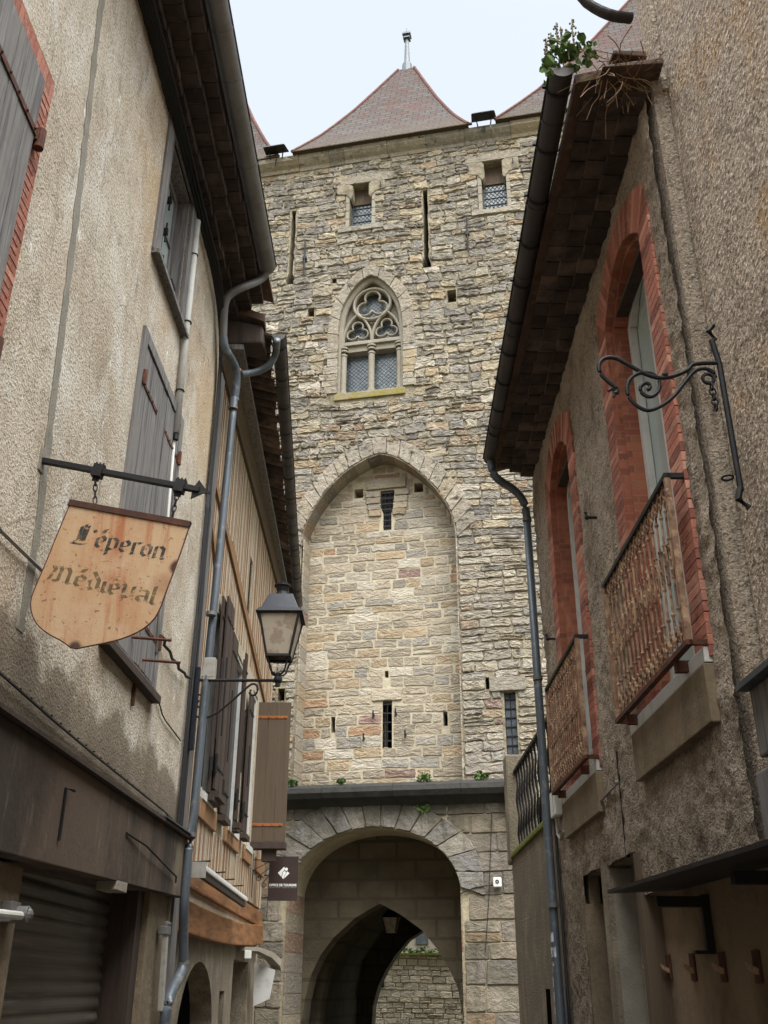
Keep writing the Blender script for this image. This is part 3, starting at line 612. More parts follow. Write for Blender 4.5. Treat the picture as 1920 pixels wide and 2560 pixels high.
# --- tracery window
st = MB()
ring_blocks(st, TR, TREXT, 11, lambda: pal([(148, 135, 110), (140, 129, 108), (156, 133, 94)], [3, 3, 1], .08), lambda: random.uniform(.03, .05), 0, .006, .012, .004, .004)
gate.part('window_arch', st, STONEUP, recalc=False)
st = MB(); h = 17.02
while h < 18.5:
    rh = random.uniform(.2, .3); rh = min(rh, 18.52 - h)
    stone(st, rect(-1.40 - random.uniform(.26, .48), -1.405, h + .006, h + rh - .006), pal([(154, 144, 122), (146, 134, 110)], [2, 1], .05), .035, .01, .003)
    stone(st, rect(.535, .53 + random.uniform(.27, .5), h + .006, h + rh - .006), pal([(154, 144, 122), (158, 138, 98)], [2, 1], .05), .035, .01, .003)
    h += rh
gate.parts('window_jamb', st, STONEUP, recalc=False, by=lambda q: q[0] > -.4)
J = MB().plate([(-1.41, 17.0), (-1.41, 18.45)] + TR + [(.54, 18.45), (.54, 17.0)], [[(-1.34, 17.05), (-1.34, 18.45)] + [(-.435 + (p[0] + .435) * .93, 18.5 + (p[1] - 18.5) * .965) for p in TR] + [(.47, 18.45), (.47, 17.05)]], -.5, -.08)
gate.part('window_reveal', J, DRESSED)
tw = MB()
def arc2(cx, cz, r, a0, a1, n=20): return [(cx + r * math.cos(a0 + (a1 - a0) * i / n), cz + r * math.sin(a0 + (a1 - a0) * i / n)) for i in range(n + 1)]
def bar(path, w=.045, dd=-.24, closed=False, fl=2.0): tw.tube([(p[0], dd, p[1]) for p in path], w, 8, closed=closed, up=(0, 1, 0), fl=fl)
cx, cz, Rr = -.435, 20.17, .56
bar(arc2(cx, cz, Rr, 0, 2 * math.pi, 36)[:-1], .05, -.22, True)
def trefoil(cx, cz, R, w):
    for a in (90, 210, 330):
        a = R_(a); bar(arc2(cx + R * .50 * math.cos(a), cz + R * .50 * math.sin(a), R * .44, a - R_(128), a + R_(128), 22), w, -.25)
trefoil(cx, cz, .53, .036)
for sx in (-.875, .005):
    x0, x1 = sx - .43, sx + .43
    La = [(x0, 18.85), (x0 + .01, 19.1), (x0 + .09, 19.4), (x0 + .24, 19.66), (sx, 19.86)]; Ra = [(2 * sx - p[0], p[1]) for p in La][::-1]
    bar(smooth_poly(La, 2) + smooth_poly(Ra, 2), .042, -.22)
    trefoil(sx, 19.24, .37, .03)
bar([(-1.34, 18.6)] + [(-.435 + (p[0] + .435) * .93, 18.5 + (p[1] - 18.5) * .965) for p in TR[1:-1]] + [(.47, 18.6)], .055, -.2)
gate.part('window_tracery', tw, DRESSED, smooth=True)
tb = MB().plate([(-1.34, 18.8)] + [(-.435 + (p[0] + .435) * .93, 18.5 + (p[1] - 18.5) * .965) for p in TR[2:-2]] + [(.47, 18.8)], [arc2(cx, cz, .52, 0, 2 * math.pi, 32)[:-1]] + [smooth_poly([(sx - .39, 18.84), (sx - .38, 19.1), (sx - .25, 19.56), (sx, 19.78), (sx + .25, 19.56), (sx + .38, 19.1), (sx + .39, 18.84)], 1) for sx in (-.875, .005)], -.42, -.34)
gate.part('tracery_web', tb, DRESSED)
tr = MB().box(-1.34, .47, -.46, -.12, 18.72, 18.84).box(-1.34, .47, -.48, -.2, 18.52, 18.72); gate.part('transom', tr, DRESSED, bevel=.015)
for sx, r in ((-1.27, .085), (-.435, .09), (.40, .085)):
    cmb = MB().tube([(sx, -.2, 17.12), (sx, -.2, 18.45)], r, 14)
    for z, rr in ((17.06, 1.45), (17.12, 1.2), (18.38, 1.2), (18.52, 1.35), (18.62, 1.55)): cmb.tube([(sx, -.2, z), (sx, -.2, z + .05)], r * rr, 14)
    gate.part('colonnette', cmb, DRESSED, smooth=False)
gg = MB().box(-1.38, .50, -.46, -.45, 17.0, 21.1); gate.part('window_pane', gg, GLASS)
g = MB()
for i in range(-22, 30):
    for sg in (1, -1):
        xa, xb = -1.36, .49; za = 16.9 + i * .13 + (0 if sg > 0 else 1.62 * 1.15); zb = za + sg * 1.62 * 1.15
        pts = [(xa + (xb - xa) * t, za + (zb - za) * t) for t in np.linspace(0, 1, 40)]; pts = [p for p in pts if 17.03 < p[1] < 20.8]
        if len(pts) > 1: g.tube([(pts[0][0], -.445, pts[0][1]), (pts[-1][0], -.445, pts[-1][1])], .005, 4)
gate.part('window_lattice', g, LEAD)
sl_ = MB().hexa([(-1.48, -.5, 16.76), (.60, -.5, 16.76), (.60, .04, 16.76), (-1.48, .04, 16.76)], [(-1.48, -.5, 17.07), (.60, -.5, 17.07), (.60, .03, 16.97), (-1.48, .03, 16.97)])
gate.part('window_sill', sl_, LICHEN, bevel=.02)
# --- cornice
x = -5.6; cn = MB(); prof = [(-.3, 25.78), (.02, 25.78), (.05, 25.9), (.16, 25.98), (.26, 26.08), (.28, 26.24), (-.3, 26.24)]
while x < 7.0:
    w = random.uniform(.5, 1.5); j = random.uniform(-.015, .015)
    n = len(prof); vs = [(x + .006, p[0] + j, p[1]) for p in prof] + [(x + w - .006, p[0] + j, p[1]) for p in prof]
    cn.add(vs, [tuple(range(n)), tuple(range(n, 2 * n))[::-1]] + [(i, n + i, n + (i + 1) % n, (i + 1) % n) for i in range(n)], pal([(146, 134, 110), (134, 124, 105), (152, 134, 100), (128, 118, 102)], [3, 3, 1.4, 1.5], .07)); x += w
gate.part('cornice', cn, STONEUP, recalc=False)
# --- string course over the passage
prof = [(-.1, 5.98), (.2, 5.95), (.33, 5.86), (.36, 5.74), (.3, 5.62), (.16, 5.55), (.05, 5.45), (-.1, 5.4)]
mb = MB(); n = len(prof)
for a, b in ((-5, -2.9), (-2.9, -1.4), (-1.4, .3), (.3, 1.9), (1.9, 2.94)):
    vs = [(a + .004, p[0], p[1]) for p in prof] + [(b - .004, p[0], p[1]) for p in prof]
    mb.add(vs, [tuple(range(n)), tuple(range(n, 2 * n))[::-1]] + [(i, n + i, n + (i + 1) % n, (i + 1) % n) for i in range(n)])
gate.part('string_course', mb, DARKSTONE)
mb = MB().prism([(2.94, 5.95), (3.2, 5.95), (3.28, 5.55), (3.2, 5.2), (3.0, 5.1), (2.94, 5.4)], -.1, .42); gate.part('string_course_end', mb, DARKSTONE, bevel=.05)
# --- lower wall stones and passage arch
ARI = OUT[2:-2]; ARE = smooth_poly([(-2.85, 3.45), (-2.75, 4.2), (-2.3, 5.0), (-1.6, 5.45), (-.9, 5.6), (-.3, 5.62), (.5, 5.5), (1.3, 5.25), (1.95, 4.8), (2.3, 4.2), (2.35, 3.45)], 1)
blkA = [(-2.24, -.5), (-2.24, 3.4)] + [(a[0] * .4 + b[0] * .6, a[1] * .4 + b[1] * .6) for a, b in zip(dense(ARI, 30), dense(ARE, 30))] + [(1.82, 3.4), (1.82, -.5)]
st = MB()
masonry(st, -5.2, 3.04, -.2, 5.48, (.34, .55), (.42, .95), lambda s, h: pip(s, h, blkA), lambda s, h: pal(LP, LW, .10), (.005, .04), .012, .02, .006, .02, 0, .004, .12)
gate.parts('lower_stones', st, STONELOW, recalc=False, by=lambda q: q[0] > 0)
st = MB(); ring_blocks(st, ARI, ARE, 15, lambda: pal([(136, 131, 122), (126, 119, 106), (150, 122, 86), (144, 136, 118)], [3, 3, 1, 2], .10), lambda: random.uniform(.03, .06), 0, .008, .02, .006, .003)
gate.part('passage_arch', st, STONELOW, recalc=False)
st = MB()
for h in np.arange(-.2, 3.4, .42):
    for sx in (-2.22, 1.8): st.box(sx - .015, sx + .015, -1.35, -.0, h + .006, h + .414, pal([(128, 98, 74), (120, 110, 92), (138, 124, 98)], [1, 2, 2], .08))
gate.parts('passage_reveal', st, STONE, recalc=False, by=lambda q: q[0] > 0)
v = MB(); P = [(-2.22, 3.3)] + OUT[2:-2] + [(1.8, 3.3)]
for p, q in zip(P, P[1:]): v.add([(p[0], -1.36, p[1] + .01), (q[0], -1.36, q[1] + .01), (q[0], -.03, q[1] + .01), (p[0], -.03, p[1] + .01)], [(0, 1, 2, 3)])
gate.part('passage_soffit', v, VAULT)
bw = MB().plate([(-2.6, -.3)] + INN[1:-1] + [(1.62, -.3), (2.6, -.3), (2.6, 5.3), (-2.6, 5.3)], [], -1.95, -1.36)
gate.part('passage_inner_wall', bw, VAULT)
TUN = [(-2.55, -.3), (-2.5, 1.4), (-2.3, 2.3), (-1.6, 3.2), (-.35, 3.95), (.9, 3.2), (1.7, 2.3), (1.95, 1.4), (2.0, -.3)]
tn = MB()
for d0, d1, k in ((-1.95, -3.4, 0), (-3.4, -3.9, -.22), (-3.9, -8.6, .05)):
    Q = [(-.3 + (p[0] + .3) * (1 + k / 2.3), p[1] + (k if i not in (0, 8) else 0)) for i, p in enumerate(TUN)]
    Q2 = [(p[0] * 1.15 + .05, p[1] + .3) for p in Q]
    for (p, q), (p2, q2) in zip(zip(Q, Q[1:]), zip(Q2, Q2[1:])):
        tn.hexa([(p[0], d1, p[1]), (q[0], d1, q[1]), (q[0], d0, q[1]), (p[0], d0, p[1])], [(p2[0], d1, p2[1]), (q2[0], d1, q2[1]), (q2[0], d0, q2[1]), (p2[0], d0, p2[1])])
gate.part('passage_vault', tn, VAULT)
EX = [(-2.12, -.3), (-2.12, .65), (-2.09, 1.12), (-1.94, 1.65), (-1.7, 2.09), (-1.39, 2.52), (-1.02, 2.91), (-.45, 3.25), (.1, 2.95), (.6, 2.5), (1.0, 1.9), (1.2, 1.1), (1.25, -.3)]
ex = MB().plate([(-4, -.3)] + EX + [(4, -.3), (4, 5.9), (-4, 5.9)], [], -9.1, -8.6)
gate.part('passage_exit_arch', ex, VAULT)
# --- roofs
def tower_roof(par, s0, s1, d0, d1, h0, top, ax0, ax1, ad, prof, hips=True):
    mb = MB(); uvs = {}; lv = []
    for t, f in prof:
        a0, a1 = s0 + (ax0 - s0) * t, s1 + (ax1 - s1) * t; b0, b1 = d0 + (ad - .15 - d0) * t, d1 + (ad + .15 - d1) * t
        lv.append([(a0, b1), (a1, b1), (a1, b0), (a0, b0), h0 + (top - h0) * f])
    for fc in range(4):
        acc = 0
        for k in range(len(lv) - 1):
            A, B = lv[k], lv[k + 1]; p, q = A[fc], A[(fc + 1) % 4]; r, s_ = B[(fc + 1) % 4], B[fc]
            L = math.hypot(math.hypot((p[0] + q[0] - r[0] - s_[0]) / 2, (p[1] + q[1] - r[1] - s_[1]) / 2), B[4] - A[4])
            i = mb.add([(p[0], p[1], A[4]), (q[0], q[1], A[4]), (r[0], r[1], B[4]), (s_[0], s_[1], B[4])], [(0, 1, 2, 3)])
            ax = 0 if fc % 2 == 0 else 1
            for j, (pt, vv) in enumerate(((p, acc), (q, acc), (r, acc + L), (s_, acc + L))): mb.uv[i + j] = (pt[ax], vv)
            acc += L
    mb.add([(*lv[0][i], h0 - .04) for i in range(4)], [(3, 2, 1, 0)])
    r = par.part('roof', mb, ROOFT, recalc=False)
    rd = MB()
    for cidx in range(4): rd.tube([(l[cidx][0], l[cidx][1], l[4] + .0) for l in lv], .055, 6)
    par.part('hip_tile', rd, ROOFRED, sub=r)
    e = MB(); x = s0
    while x < s1: e.box(x, x + .14, d1 - .06, d1 + .02, h0 - .035, h0 + .008); x += .17
    par.part('eave_tile', e, CANAL, sub=r)
PROF = [(0, 0), (.07, .055), (.15, .12), (.25, .205), (.37, .32), (.55, .50), (.75, .72), (1, 1)]
tower_roof(gate, -3.05, 2.75, -7.0, .42, 26.28, 33.0, -.12, .5, -2.9, PROF)
fin = MB().tube([(.2, -2.9, 32.9), (.2, -2.9, 33.35)], .19, 8).tube([(.2, -2.9, 33.3), (.2, -2.9, 34.75)], .12, 8, scales=[1, .6]).box(.07, .33, -3.03, -2.77, 34.75, 34.8).box(.11, .29, -2.99, -2.81, 34.8, 34.93).box(.04, .36, -3.06, -2.74, 34.93, 35.02).tube([(.2, -2.9, 35.0), (.2, -2.9, 35.4)], .014, 5)
gate.part('roof_finial', fin, ZINCB)
lt = Thing('round_tower', 'steep red tiled tower roof half hidden behind the left house gutter', 'tower', FG, (-9, -4, 0), 'flanking towers of the gate')
tower_roof(lt, -12, -3.55, -7, .30, 26.3, 33.3, -7.4, -6.4, -2.5, PROF)
b_ = MB().box(-14, -8.95, -9.4, -.2, 0, 26.3); lt.part('wall', b_, MORTARUP)
rt = Thing('round_tower', 'steep grey and red tiled tower roof rising behind the right house gutter', 'tower', FG, (9, -4, 0), 'flanking towers of the gate')
tower_roof(rt, 3.6, 15, -9, .40, 26.3, 35.5, 9.3, 9.8, -3, PROF)
b_ = MB().box(9.95, 15, -9.4, -.2, 0, 26.3); rt.part('wall', b_, MORTARUP)
# floodlights on the cornice
for i, (px, py, lab) in enumerate(((597, 327, 'black floodlight on the cornice beside the left tower roof'), (1045, 258, 'black floodlight on the cornice between the middle and right roofs'))):
    s, h = FG.D(px, py, .35)
    t = Thing('floodlight', lab, 'floodlight', FG, (s, .3, 26.26), 'floodlights on the tower cornice')
    hd = MB().hexa([(s - .42, .2, 26.50), (s + .42, .2, 26.50), (s + .38, .66, 26.42), (s - .38, .66, 26.42)], [(s - .34, .24, 26.58), (s + .34, .24, 26.58), (s + .30, .6, 26.52), (s - .30, .6, 26.52)])
    t.part('lamp_head', hd, IRON, bevel=.04)
    a = MB().tube([(s - .2, .3, 26.2), (s - .25, .4, 26.5)], .02, 6).tube([(s + .2, .3, 26.2), (s + .25, .4, 26.5)], .02, 6).tube([(s, .3, 26.2), (s, .34, 26.0), (s - .02, .3, 25.85)], .018, 6)
    t.part('bracket', a, IRON)
# iron fittings
for s0, h0, h1 in ((-2.55, 21.4, 22.75), (2.55, 21.45, 22.85)):
    r = MB().tube([(s0, .09, h0), (s0, .09, h1)], .028, 6).box(s0 - .06, s0 + .06, .0, .12, (h0 + h1) / 2 - .05, (h0 + h1) / 2 + .05); gate.part('iron_rod', r, IRON)
for s0, h0, d in ((-1.89, 14.92, 0), (1.75, 14.82, 0), (-.36, 7.76, -.6), (.21, 7.78, -.6), (-.6, 7.2, -.6), (.45, 7.24, -.6), (-1.6, 24.55, 0), (-.15, 24.6, 0), (2.65, 24.7, 0), (4.05, 24.75, 0)):
    r = MB().box(s0 - .02, s0 + .02, d, d + .12, h0 - .02, h0 + .02).box(s0 - .018, s0 + .018, d + .1, d + .13, h0 - .1, h0 + .1); gate.part('iron_hook', r, IRON)
cb = MB().tube([(1.78, .02, 3.5), (2.1, .07, 3.62), (2.4, .07, 3.66), (2.6, .07, 3.66)], .012, 5).tube([(2.56, .06, 5.2), (2.5, .08, 4.4), (2.42, .07, 3.4), (2.3, .07, 2.3)], .010, 5)
single('cable', 'thin black cables running over the stones right of the passage to the white box', 'cable', cb, CABLE, FG, (2.4, .05, 3.6))
t = Thing('alarm_box', 'small white box with a dark lens on the stones right of the gate passage', 'box', FG, (2.63, .05, 3.72))
t.part('housing', MB().box(2.54, 2.72, .05, .17, 3.62, 3.82), WHITEBOX, bevel=.02); t.part('lens', MB().ring((2.63, .175, 3.73), .03, .012), IRON)
# lantern hanging in the passage
s, h = -.6, 2.9
t = Thing('hanging_lantern', 'dark lantern with pale glass hanging inside the gate passage', 'lantern', FG, (s, -4, 3.9))
t.part('glass', MB().hexa([(s - .12, -4.12, h), (s + .12, -4.12, h), (s + .12, -3.88, h), (s - .12, -3.88, h)], [(s - .2, -4.2, h + .36), (s + .2, -4.2, h + .36), (s + .2, -3.8, h + .36), (s - .2, -3.8, h + .36)]), LAMPGLASS)
t.part('cap', MB().hexa([(s - .23, -4.23, h + .36), (s + .23, -4.23, h + .36), (s + .23, -3.77, h + .36), (s - .23, -3.77, h + .36)], [(s - .08, -4.08, h + .55), (s + .08, -4.08, h + .55), (s + .08, -3.92, h + .55), (s - .08, -3.92, h + .55)]).tube([(s, -4, h + .5), (s, -4, 3.95)], .015, 6), IRON)
fr = MB()
for a in (-1, 1):
    for b in (-1, 1): fr.tube([(s + a * .12, -4 + b * .12, h), (s + a * .2, -4 + b * .2, h + .36)], .014, 5)
t.part('frame', fr, IRON)
# beyond the passage
t = Thing('courtyard_wall', 'grey stone wall with grassy top seen through the gate passage', 'wall', FG, (-2, -17, 0))
t.part('wall_core', MB().box(-9, 7, -17.6, -17.06, -.3, 2.72), MORTAR)
st = MB(); masonry(st, -4.5, 3, -.2, 2.72, (.14, .26), (.25, .6), lambda s, h: False, lambda s, h: pal([(196, 182, 156), (182, 170, 148), (204, 188, 158)], [2, 2, 1], .08), (.01, .05), .012, .015, .006, .02, -17.05, .005, .1)
t.part('wall_stones', st, STONE, recalc=False)
t.part('coping', MB().box(-9, 7, -17.7, -16.9, 2.72, 2.8), MOSS)
g = MB(); [leaves(g, (x, -17.1, 2.86 + random.uniform(-.05, .1)), (.25, .15, .12), 40, .07) for x in np.arange(-3.6, 1.5, .22)]
t2 = single('ground_cover', 'grass and weeds growing along the top of the wall beyond the passage', 'grass', g, LEAF, FG, (-1, -17.1, 2.8)); t2['kind'] = 'stuff'
t = Thing('stone_house', 'grey stone building with a small dark window behind the courtyard wall', 'building', FG, (-2, -24, 0))
t.part('wall', MB().box(-12, 9, -26, -24, -.3, 9), DRESSED); 
s, h = FG.P(620 + .5 * 870, 1900 + .5 * 878, -24)
t.part('window', MB().box(s - .28, s + .28, -24, -23.95, h - .35, h + .35), LEAD, sub=None)
pl = MB().box(-1.95, -1.55, -9.15, -9.2, 1.0, 1.3)
s, h = FG.P(952, 2460, -17)
single('blue_plaque', 'small blue plaque at the far end of the gate passage', 'sign', MB().box(s - .3, s + .12, -17.0, -16.96, 1.62, 1.98), NAVY, FG, (s, -17, 1.6))
# weeds on the gate
for i, (px, py, lab) in enumerate(((630, 1693, 'green weed on the string course beside the khaki shutter'), (737, 1695, 'tiny weed on the string course left of the gate passage middle'), (917, 1685, 'bright green weed tuft on the middle of the string course'), (912, 1745, 'round weed growing under the string course above the passage arch'), (1040, 1683, 'yellowish weed on the right end of the string course'))):
    s, h = FG.D(px, py, .2); g = MB(); z = 6.0 if py < 1720 else h
    k = (.6, .4, .8, .7, .7)[i]; leaves(g, (s, .2 if py < 1720 else .06, z + .02), (.26 * k, .10, .16 * k), 110, .06)
    single('weed', lab, 'plant', g, LEAF, FG, (s, .2, z), 'weeds growing on the gate')
# ================================================================== CREAM HOUSE, LEFT
cream = Thing('plastered_house', 'tall cream plastered house with grey shutters above a closed brown shop front', 'house', FL, (0, 0, 0))
WINH = rect(-3.40, -2.36, 8.36, 9.98)
w = MB().plate(rect(-14, 0, 3.0, 10.5), [WINH], -.4, 0)
cream.part('wall', w, PLASTER)
w = MB().box(-14, -.02, -7, -.85, 0, 10.4).box(-14, -13.9, -7, -.4, 0, 10.4).box(-.35, -.02, -7, -.4, 0, 10.4)
cream.parts('inner_wall', w, DARKWOOD)
# repair strip of grey cement
pts = [(-5.80, 9.3), (-5.78, 8.96), (-5.70, 8.3), (-5.58, 7.44), (-5.49, 6.6), (-5.40, 5.8), (-5.32, 5.05), (-5.24, 4.4), (-5.24, 3.9), (-5.25, 3.68)]
dn = dense(pts, 60); Lp, Rp = [], []
for p in dn:
    w_ = .055 + random.uniform(-.012, .014); Lp.append((p[0] - w_ * random.uniform(.85, 1.1), p[1])); Rp.append((p[0] + w_ * random.uniform(.85, 1.1), p[1]))
strip = MB().plate(Lp + Rp[::-1], [], .0, .006); cream.part('cement_repair_strip', strip, CRACKFILL)
# upper window
wf = MB().plate(rect(-3.62, -2.16, 8.18, 10.12), [WINH], -.02, .03); wo = cream.part('window_frame', wf, GREYWOOD, bevel=.004)
sl = MB().hexa([(-3.62, -.3, 8.3), (-2.16, -.3, 8.3), (-2.16, .09, 8.17), (-3.62, .09, 8.17)], [(-3.62, -.3, 8.36), (-2.16, -.3, 8.36), (-2.16, .09, 8.22), (-3.62, .09, 8.22)])
cream.part('window_sill', sl, GREYWOOD)
rv = MB().plate(grow(WINH, .0), [rect(-3.37, -2.39, 8.39, 9.95)], -.24, -.02); cream.part('window_reveal', rv, GREYWOOD)
fr = MB().plate(rect(-3.37, -2.39, 8.39, 9.95), [rect(-3.29, -2.92, 8.47, 9.2), rect(-3.29, -2.92, 9.26, 9.87), rect(-2.84, -2.47, 8.47, 9.2), rect(-2.84, -2.47, 9.26, 9.87)], -.20, -.15)
cream.part('window_sash', fr, GREYWOOD, bevel=.005)
cream.part('window_pane', MB().box(-3.3, -2.45, -.185, -.175, 8.45, 9.9), PALEGLASS)
hw = MB()
for z in (8.6, 9.05, 9.5): hw.box(-2.9, -2.86, -.15, -.08, z, z + .08).tube([(-2.88, -.1, z - .1), (-2.88, -.1, z + .16)], .012, 6)
for x in (-3.2, -3.05): hw.tube([(x, -.09, 8.4), (x, -.09, 8.95)], .014, 6)
hw.box(-3.3, -2.6, -.10, -.07, 8.62, 8.66).box(-2.78, -2.6, -.1, .0, 8.5, 8.53)
cream.part('window_fittings', hw, IRON)
def plank_leaf(s0, s1, h0, h1, d0, d1, n, gap=.008):
    mb = MB(); w = (s1 - s0) / n
    for i in range(n): mb.box(s0 + w * i + gap / 2, s0 + w * (i + 1) - gap / 2, d0, d1 + random.uniform(-.004, .004), h0 + random.uniform(0, .02), h1)
    return mb
def strap(mb, s0, s1, h, d, t=.02): 
    mb.box(s0, s1, d, d + .008, h - t, h + t)
    for x in np.linspace(s0 + .04, s1 - .04, max(3, int((s1 - s0) / .13))): mb.ball((x, d + .012, h), .011, 4)
# first floor shutters
f = MB().plate(rect(-3.56, -1.76, 4.18, 7.34), [rect(-3.44, -1.88, 4.26, 7.22)], -.02, .035); cream.part('shutter_frame', f, GREYWOOD, bevel=.004)
f = MB().box(-3.62, -1.74, 0, .09, 4.12, 4.19); cream.part('window_sill', f, DARKWOOD)
for a, b in ((-3.43, -2.67), (-2.65, -1.89)):
    lf = cream.part('shutter', plank_leaf(a, b, 4.28, 7.2, -.05, .02, 5), GREYWOOD)
    st_ = MB()
    for z in (6.8, 4.7): strap(st_, a if a < -3 else b - .6, a + .6 if a < -3 else b, z, .02)
    x = a - .03 if a < -3 else b + .03
    for z in (6.8, 4.7): st_.tube([(x, .05, z - .07), (x, .05, z + .09)], .022, 8).box(x - .03, x + .03, .0, .05, z - .05, z + .05)
    cream.part('hinge_strap', st_, RUSTDARK, sub=lf)
# the near shutter at the left edge of the view with its brick surround
P_ = [(-8.45, 4.2), (-8.45, 7.42), (-6.32, 7.42), (-6.30, 4.3)]
sb = MB(); z = 4.2
while z < 7.22:
    wd = random.choice((.16, .2)); stone(sb, rect(-6.5, -6.5 + wd, z + .004, z + .062), pal([(160, 96, 72), (146, 84, 64), (172, 112, 86)], [3, 2, 2], .12), .012, .006, .002, 0, .001); z += .068
x = -8.4
while x < -6.36: stone(sb, rect(x + .004, x + .062, 7.22, 7.42), pal([(160, 96, 72), (146, 84, 64), (172, 112, 86)], [3, 2, 2], .12), .012, .006, .002, 0, .001); x += .068
cream.part('brick_surround', sb, BRICKV, recalc=False)
cream.part('brick_joint', MB().plate([(-8.5, 4.2), (-8.5, 7.44), (-6.30, 7.44), (-6.30, 4.2), (-6.48, 4.2), (-6.48, 7.22), (-8.4, 7.22), (-8.4, 4.2)], [], 0, .008), BRICK)
for a, b in ((-8.35, -7.45), (-7.43, -6.50)):
    lf = cream.part('shutter', plank_leaf(a, b, 4.3, 7.22, .0, .045, 6), GREYWOOD); st_ = MB()
    if a > -8:
        for z in (6.75, 5.05, 4.6):
            strap(st_, a + .1, b, z, .046, .025); st_.tube([(b + .05, .06, z - .09), (b + .05, .06, z + .07)], .035, 10).box(b + .0, b + .1, 0, .06, z - .05, z + .03)
        cream.part('hinge_strap', st_, RUSTDARK, sub=lf)
# eaves
def eave_rows(par, s0, s1, h0, steps, hstep, w, name='eave_tile', m=TILEUNDER, cols=((96, 70, 54), (80, 60, 48), (112, 84, 64)), inner=EAVEMORTAR, rnd=.5):
    md = MB(); tl = MB(); d = 0
    for k, dd in enumerate(steps):
        z0 = h0 + k * hstep
        md.box(s0, s1, -.05, dd - .03, z0 + .012, z0 + hstep + .01)
        x = s0 - random.random() * w
        while x < s1:
            a, b = max(x + .007, s0), min(x + w - .007, s1); r = random.uniform(-.012, .012)
            if b - a > .03:
                n = 6; pr = [(a + (b - a) * i / n, z0 + r * .6 - .028 * math.sin(math.pi * i / n) * rnd * 2) for i in range(n + 1)] + [(b, z0 + hstep - .008), (a, z0 + hstep - .008)]
                tl.prism(pr, (steps[k - 1] if k else 0) - .10, dd + r, pal(cols, [3, 2, 1.5], .10))
            x += w
    par.part('eave_core', md, inner); return par.part(name, tl, m, recalc=False)
eave_rows(cream, -14, -.05, 10.05, (.20, .38, .54), .11, .2, rnd=.25, cols=((66, 53, 46), (56, 45, 39), (80, 65, 54)))
cream.part('roof', MB().hexa([(-14.2, -7.3, 13.2), (.1, -7.3, 13.2), (.1, .66, 10.40), (-14.2, .66, 10.40)], [(-14.2, -7.3, 13.32), (.1, -7.3, 13.32), (.1, .66, 10.46), (-14.2, .66, 10.46)]), CANAL)
def gutter(par, p, q, r, m, joints=0, black=True, sub=None, hooks=1.0):
    p, q = Vector(p), Vector(q)
    o = par.part('gutter', MB().sweep(halfpipe(r, .005, 14), [tuple(p), tuple(p * .5 + q * .5), tuple(q)]), m, smooth=False)
    L = (q - p).length; t = (q - p).normalized(); jb = MB()
    if joints:
        for i in range(int(L / joints)):
            a = p + t * (i + .5) * joints; jb.sweep(halfpipe(r + .006, .006, 12), [tuple(a), tuple(a + t * .03)])
        par.parts('gutter_joint', jb, m, sub=o)
    side = t.cross(Vector((0, 0, 1)))
    if hooks:
        hb = MB()
        for i in range(int(L / hooks)):
            a = p + t * (i + .3) * hooks; hb.sweep(halfpipe(r + .012, .006, 10), [tuple(a), tuple(a + t * .022)]).box(a.x - .012, a.x + .012, a.y + (r if side.y > 0 else -r) * 1.0 + r * .1, a.y + (r if side.y > 0 else -r) + .035, a.z - .01, a.z + .02)
        par.parts('gutter_hook', hb, IRON, sub=o, by=lambda q: round((q[0] - p.x - t.x * 0) / t.x / hooks - .3))
    e1 = MB().tube([tuple(p - side * (-r if side.y > 0 else r)), tuple(q - side * (-r if side.y > 0 else r))], .012, 6)
    par.part('gutter_rim', e1, IRON, sub=o)
    for e in (p, q): par.part('gutter_end', MB().sweep([(r * math.cos(math.pi + math.pi * i / 10), r * math.sin(math.pi + math.pi * i / 10)) for i in range(11)], [tuple(e - t * .004), tuple(e + t * .004)]), m, sub=o)
    return o
gutter(cream, (-14, .66, 10.46), (-.62, .66, 10.46), .115, ZINC, joints=.62, hooks=0)
# shop front
cream.part('shop_fascia', MB().plate([(-14, 2.2), (-5.3, 2.31), (-.32, 2.46), (-.02, 2.46), (-.02, 3.05), (-14, 3.05)], [], -.35, .12), FASCIA, bevel=.01)
cream.part('shop_ledge', MB().hexa([(-14, -.1, 3.06), (-.04, -.1, 3.06), (-.04, .17, 3.05), (-14, .17, 3.05)], [(-14, -.1, 3.13), (-.04, -.1, 3.13), (-.04, .17, 3.08), (-14, .17, 3.08)]), DARKWOOD)
cream.part('metal_flashing', MB().hexa([(-1.4, .0, 3.135), (-.06, .0, 3.135), (-.06, .19, 3.085), (-1.4, .19, 3.085)], [(-1.4, .0, 3.15), (-.06, .0, 3.15), (-.06, .19, 3.10), (-1.4, .19, 3.10)]), LEAD)
for a, b in ((-14, -10), (-5.6, -4.52), (-1.0, -.02)):
    cream.part('shop_pillar', MB().box(a, b, -.5, -.0, -.3, 2.46 if b > -1 else 2.3), DIRTYWALL, bevel=.012)
cream.part('shop_frame', MB().box(-1.22, -1.0, -.42, -.06, -.3, 2.44), DARKWOOD, bevel=.008)
sh = MB(); z = -.25
while z < 2.5:
    n = 5
    for i in range(n):
        a0, a1 = math.pi * i / n, math.pi * (i + 1) / n
        sh.add([(-4.52, -.34 + .018 * math.sin(a0), z + .105 * i / n), (-1.2, -.34 + .018 * math.sin(a0), z + .105 * i / n), (-1.2, -.34 + .018 * math.sin(a1), z + .105 * (i + 1) / n), (-4.52, -.34 + .018 * math.sin(a1), z + .105 * (i + 1) / n)], [(0, 1, 2, 3)])
    sh.box(-4.52, -1.2, -.35, -.338, z + .105, z + .118); z += .118
cream.part('roller_shutter', sh, SHUTTERM, recalc=False)
cream.part('wall_box', MB().box(-2.7, -2.35, -.05, .12, 2.32, 2.42), DRESSED, bevel=.006)
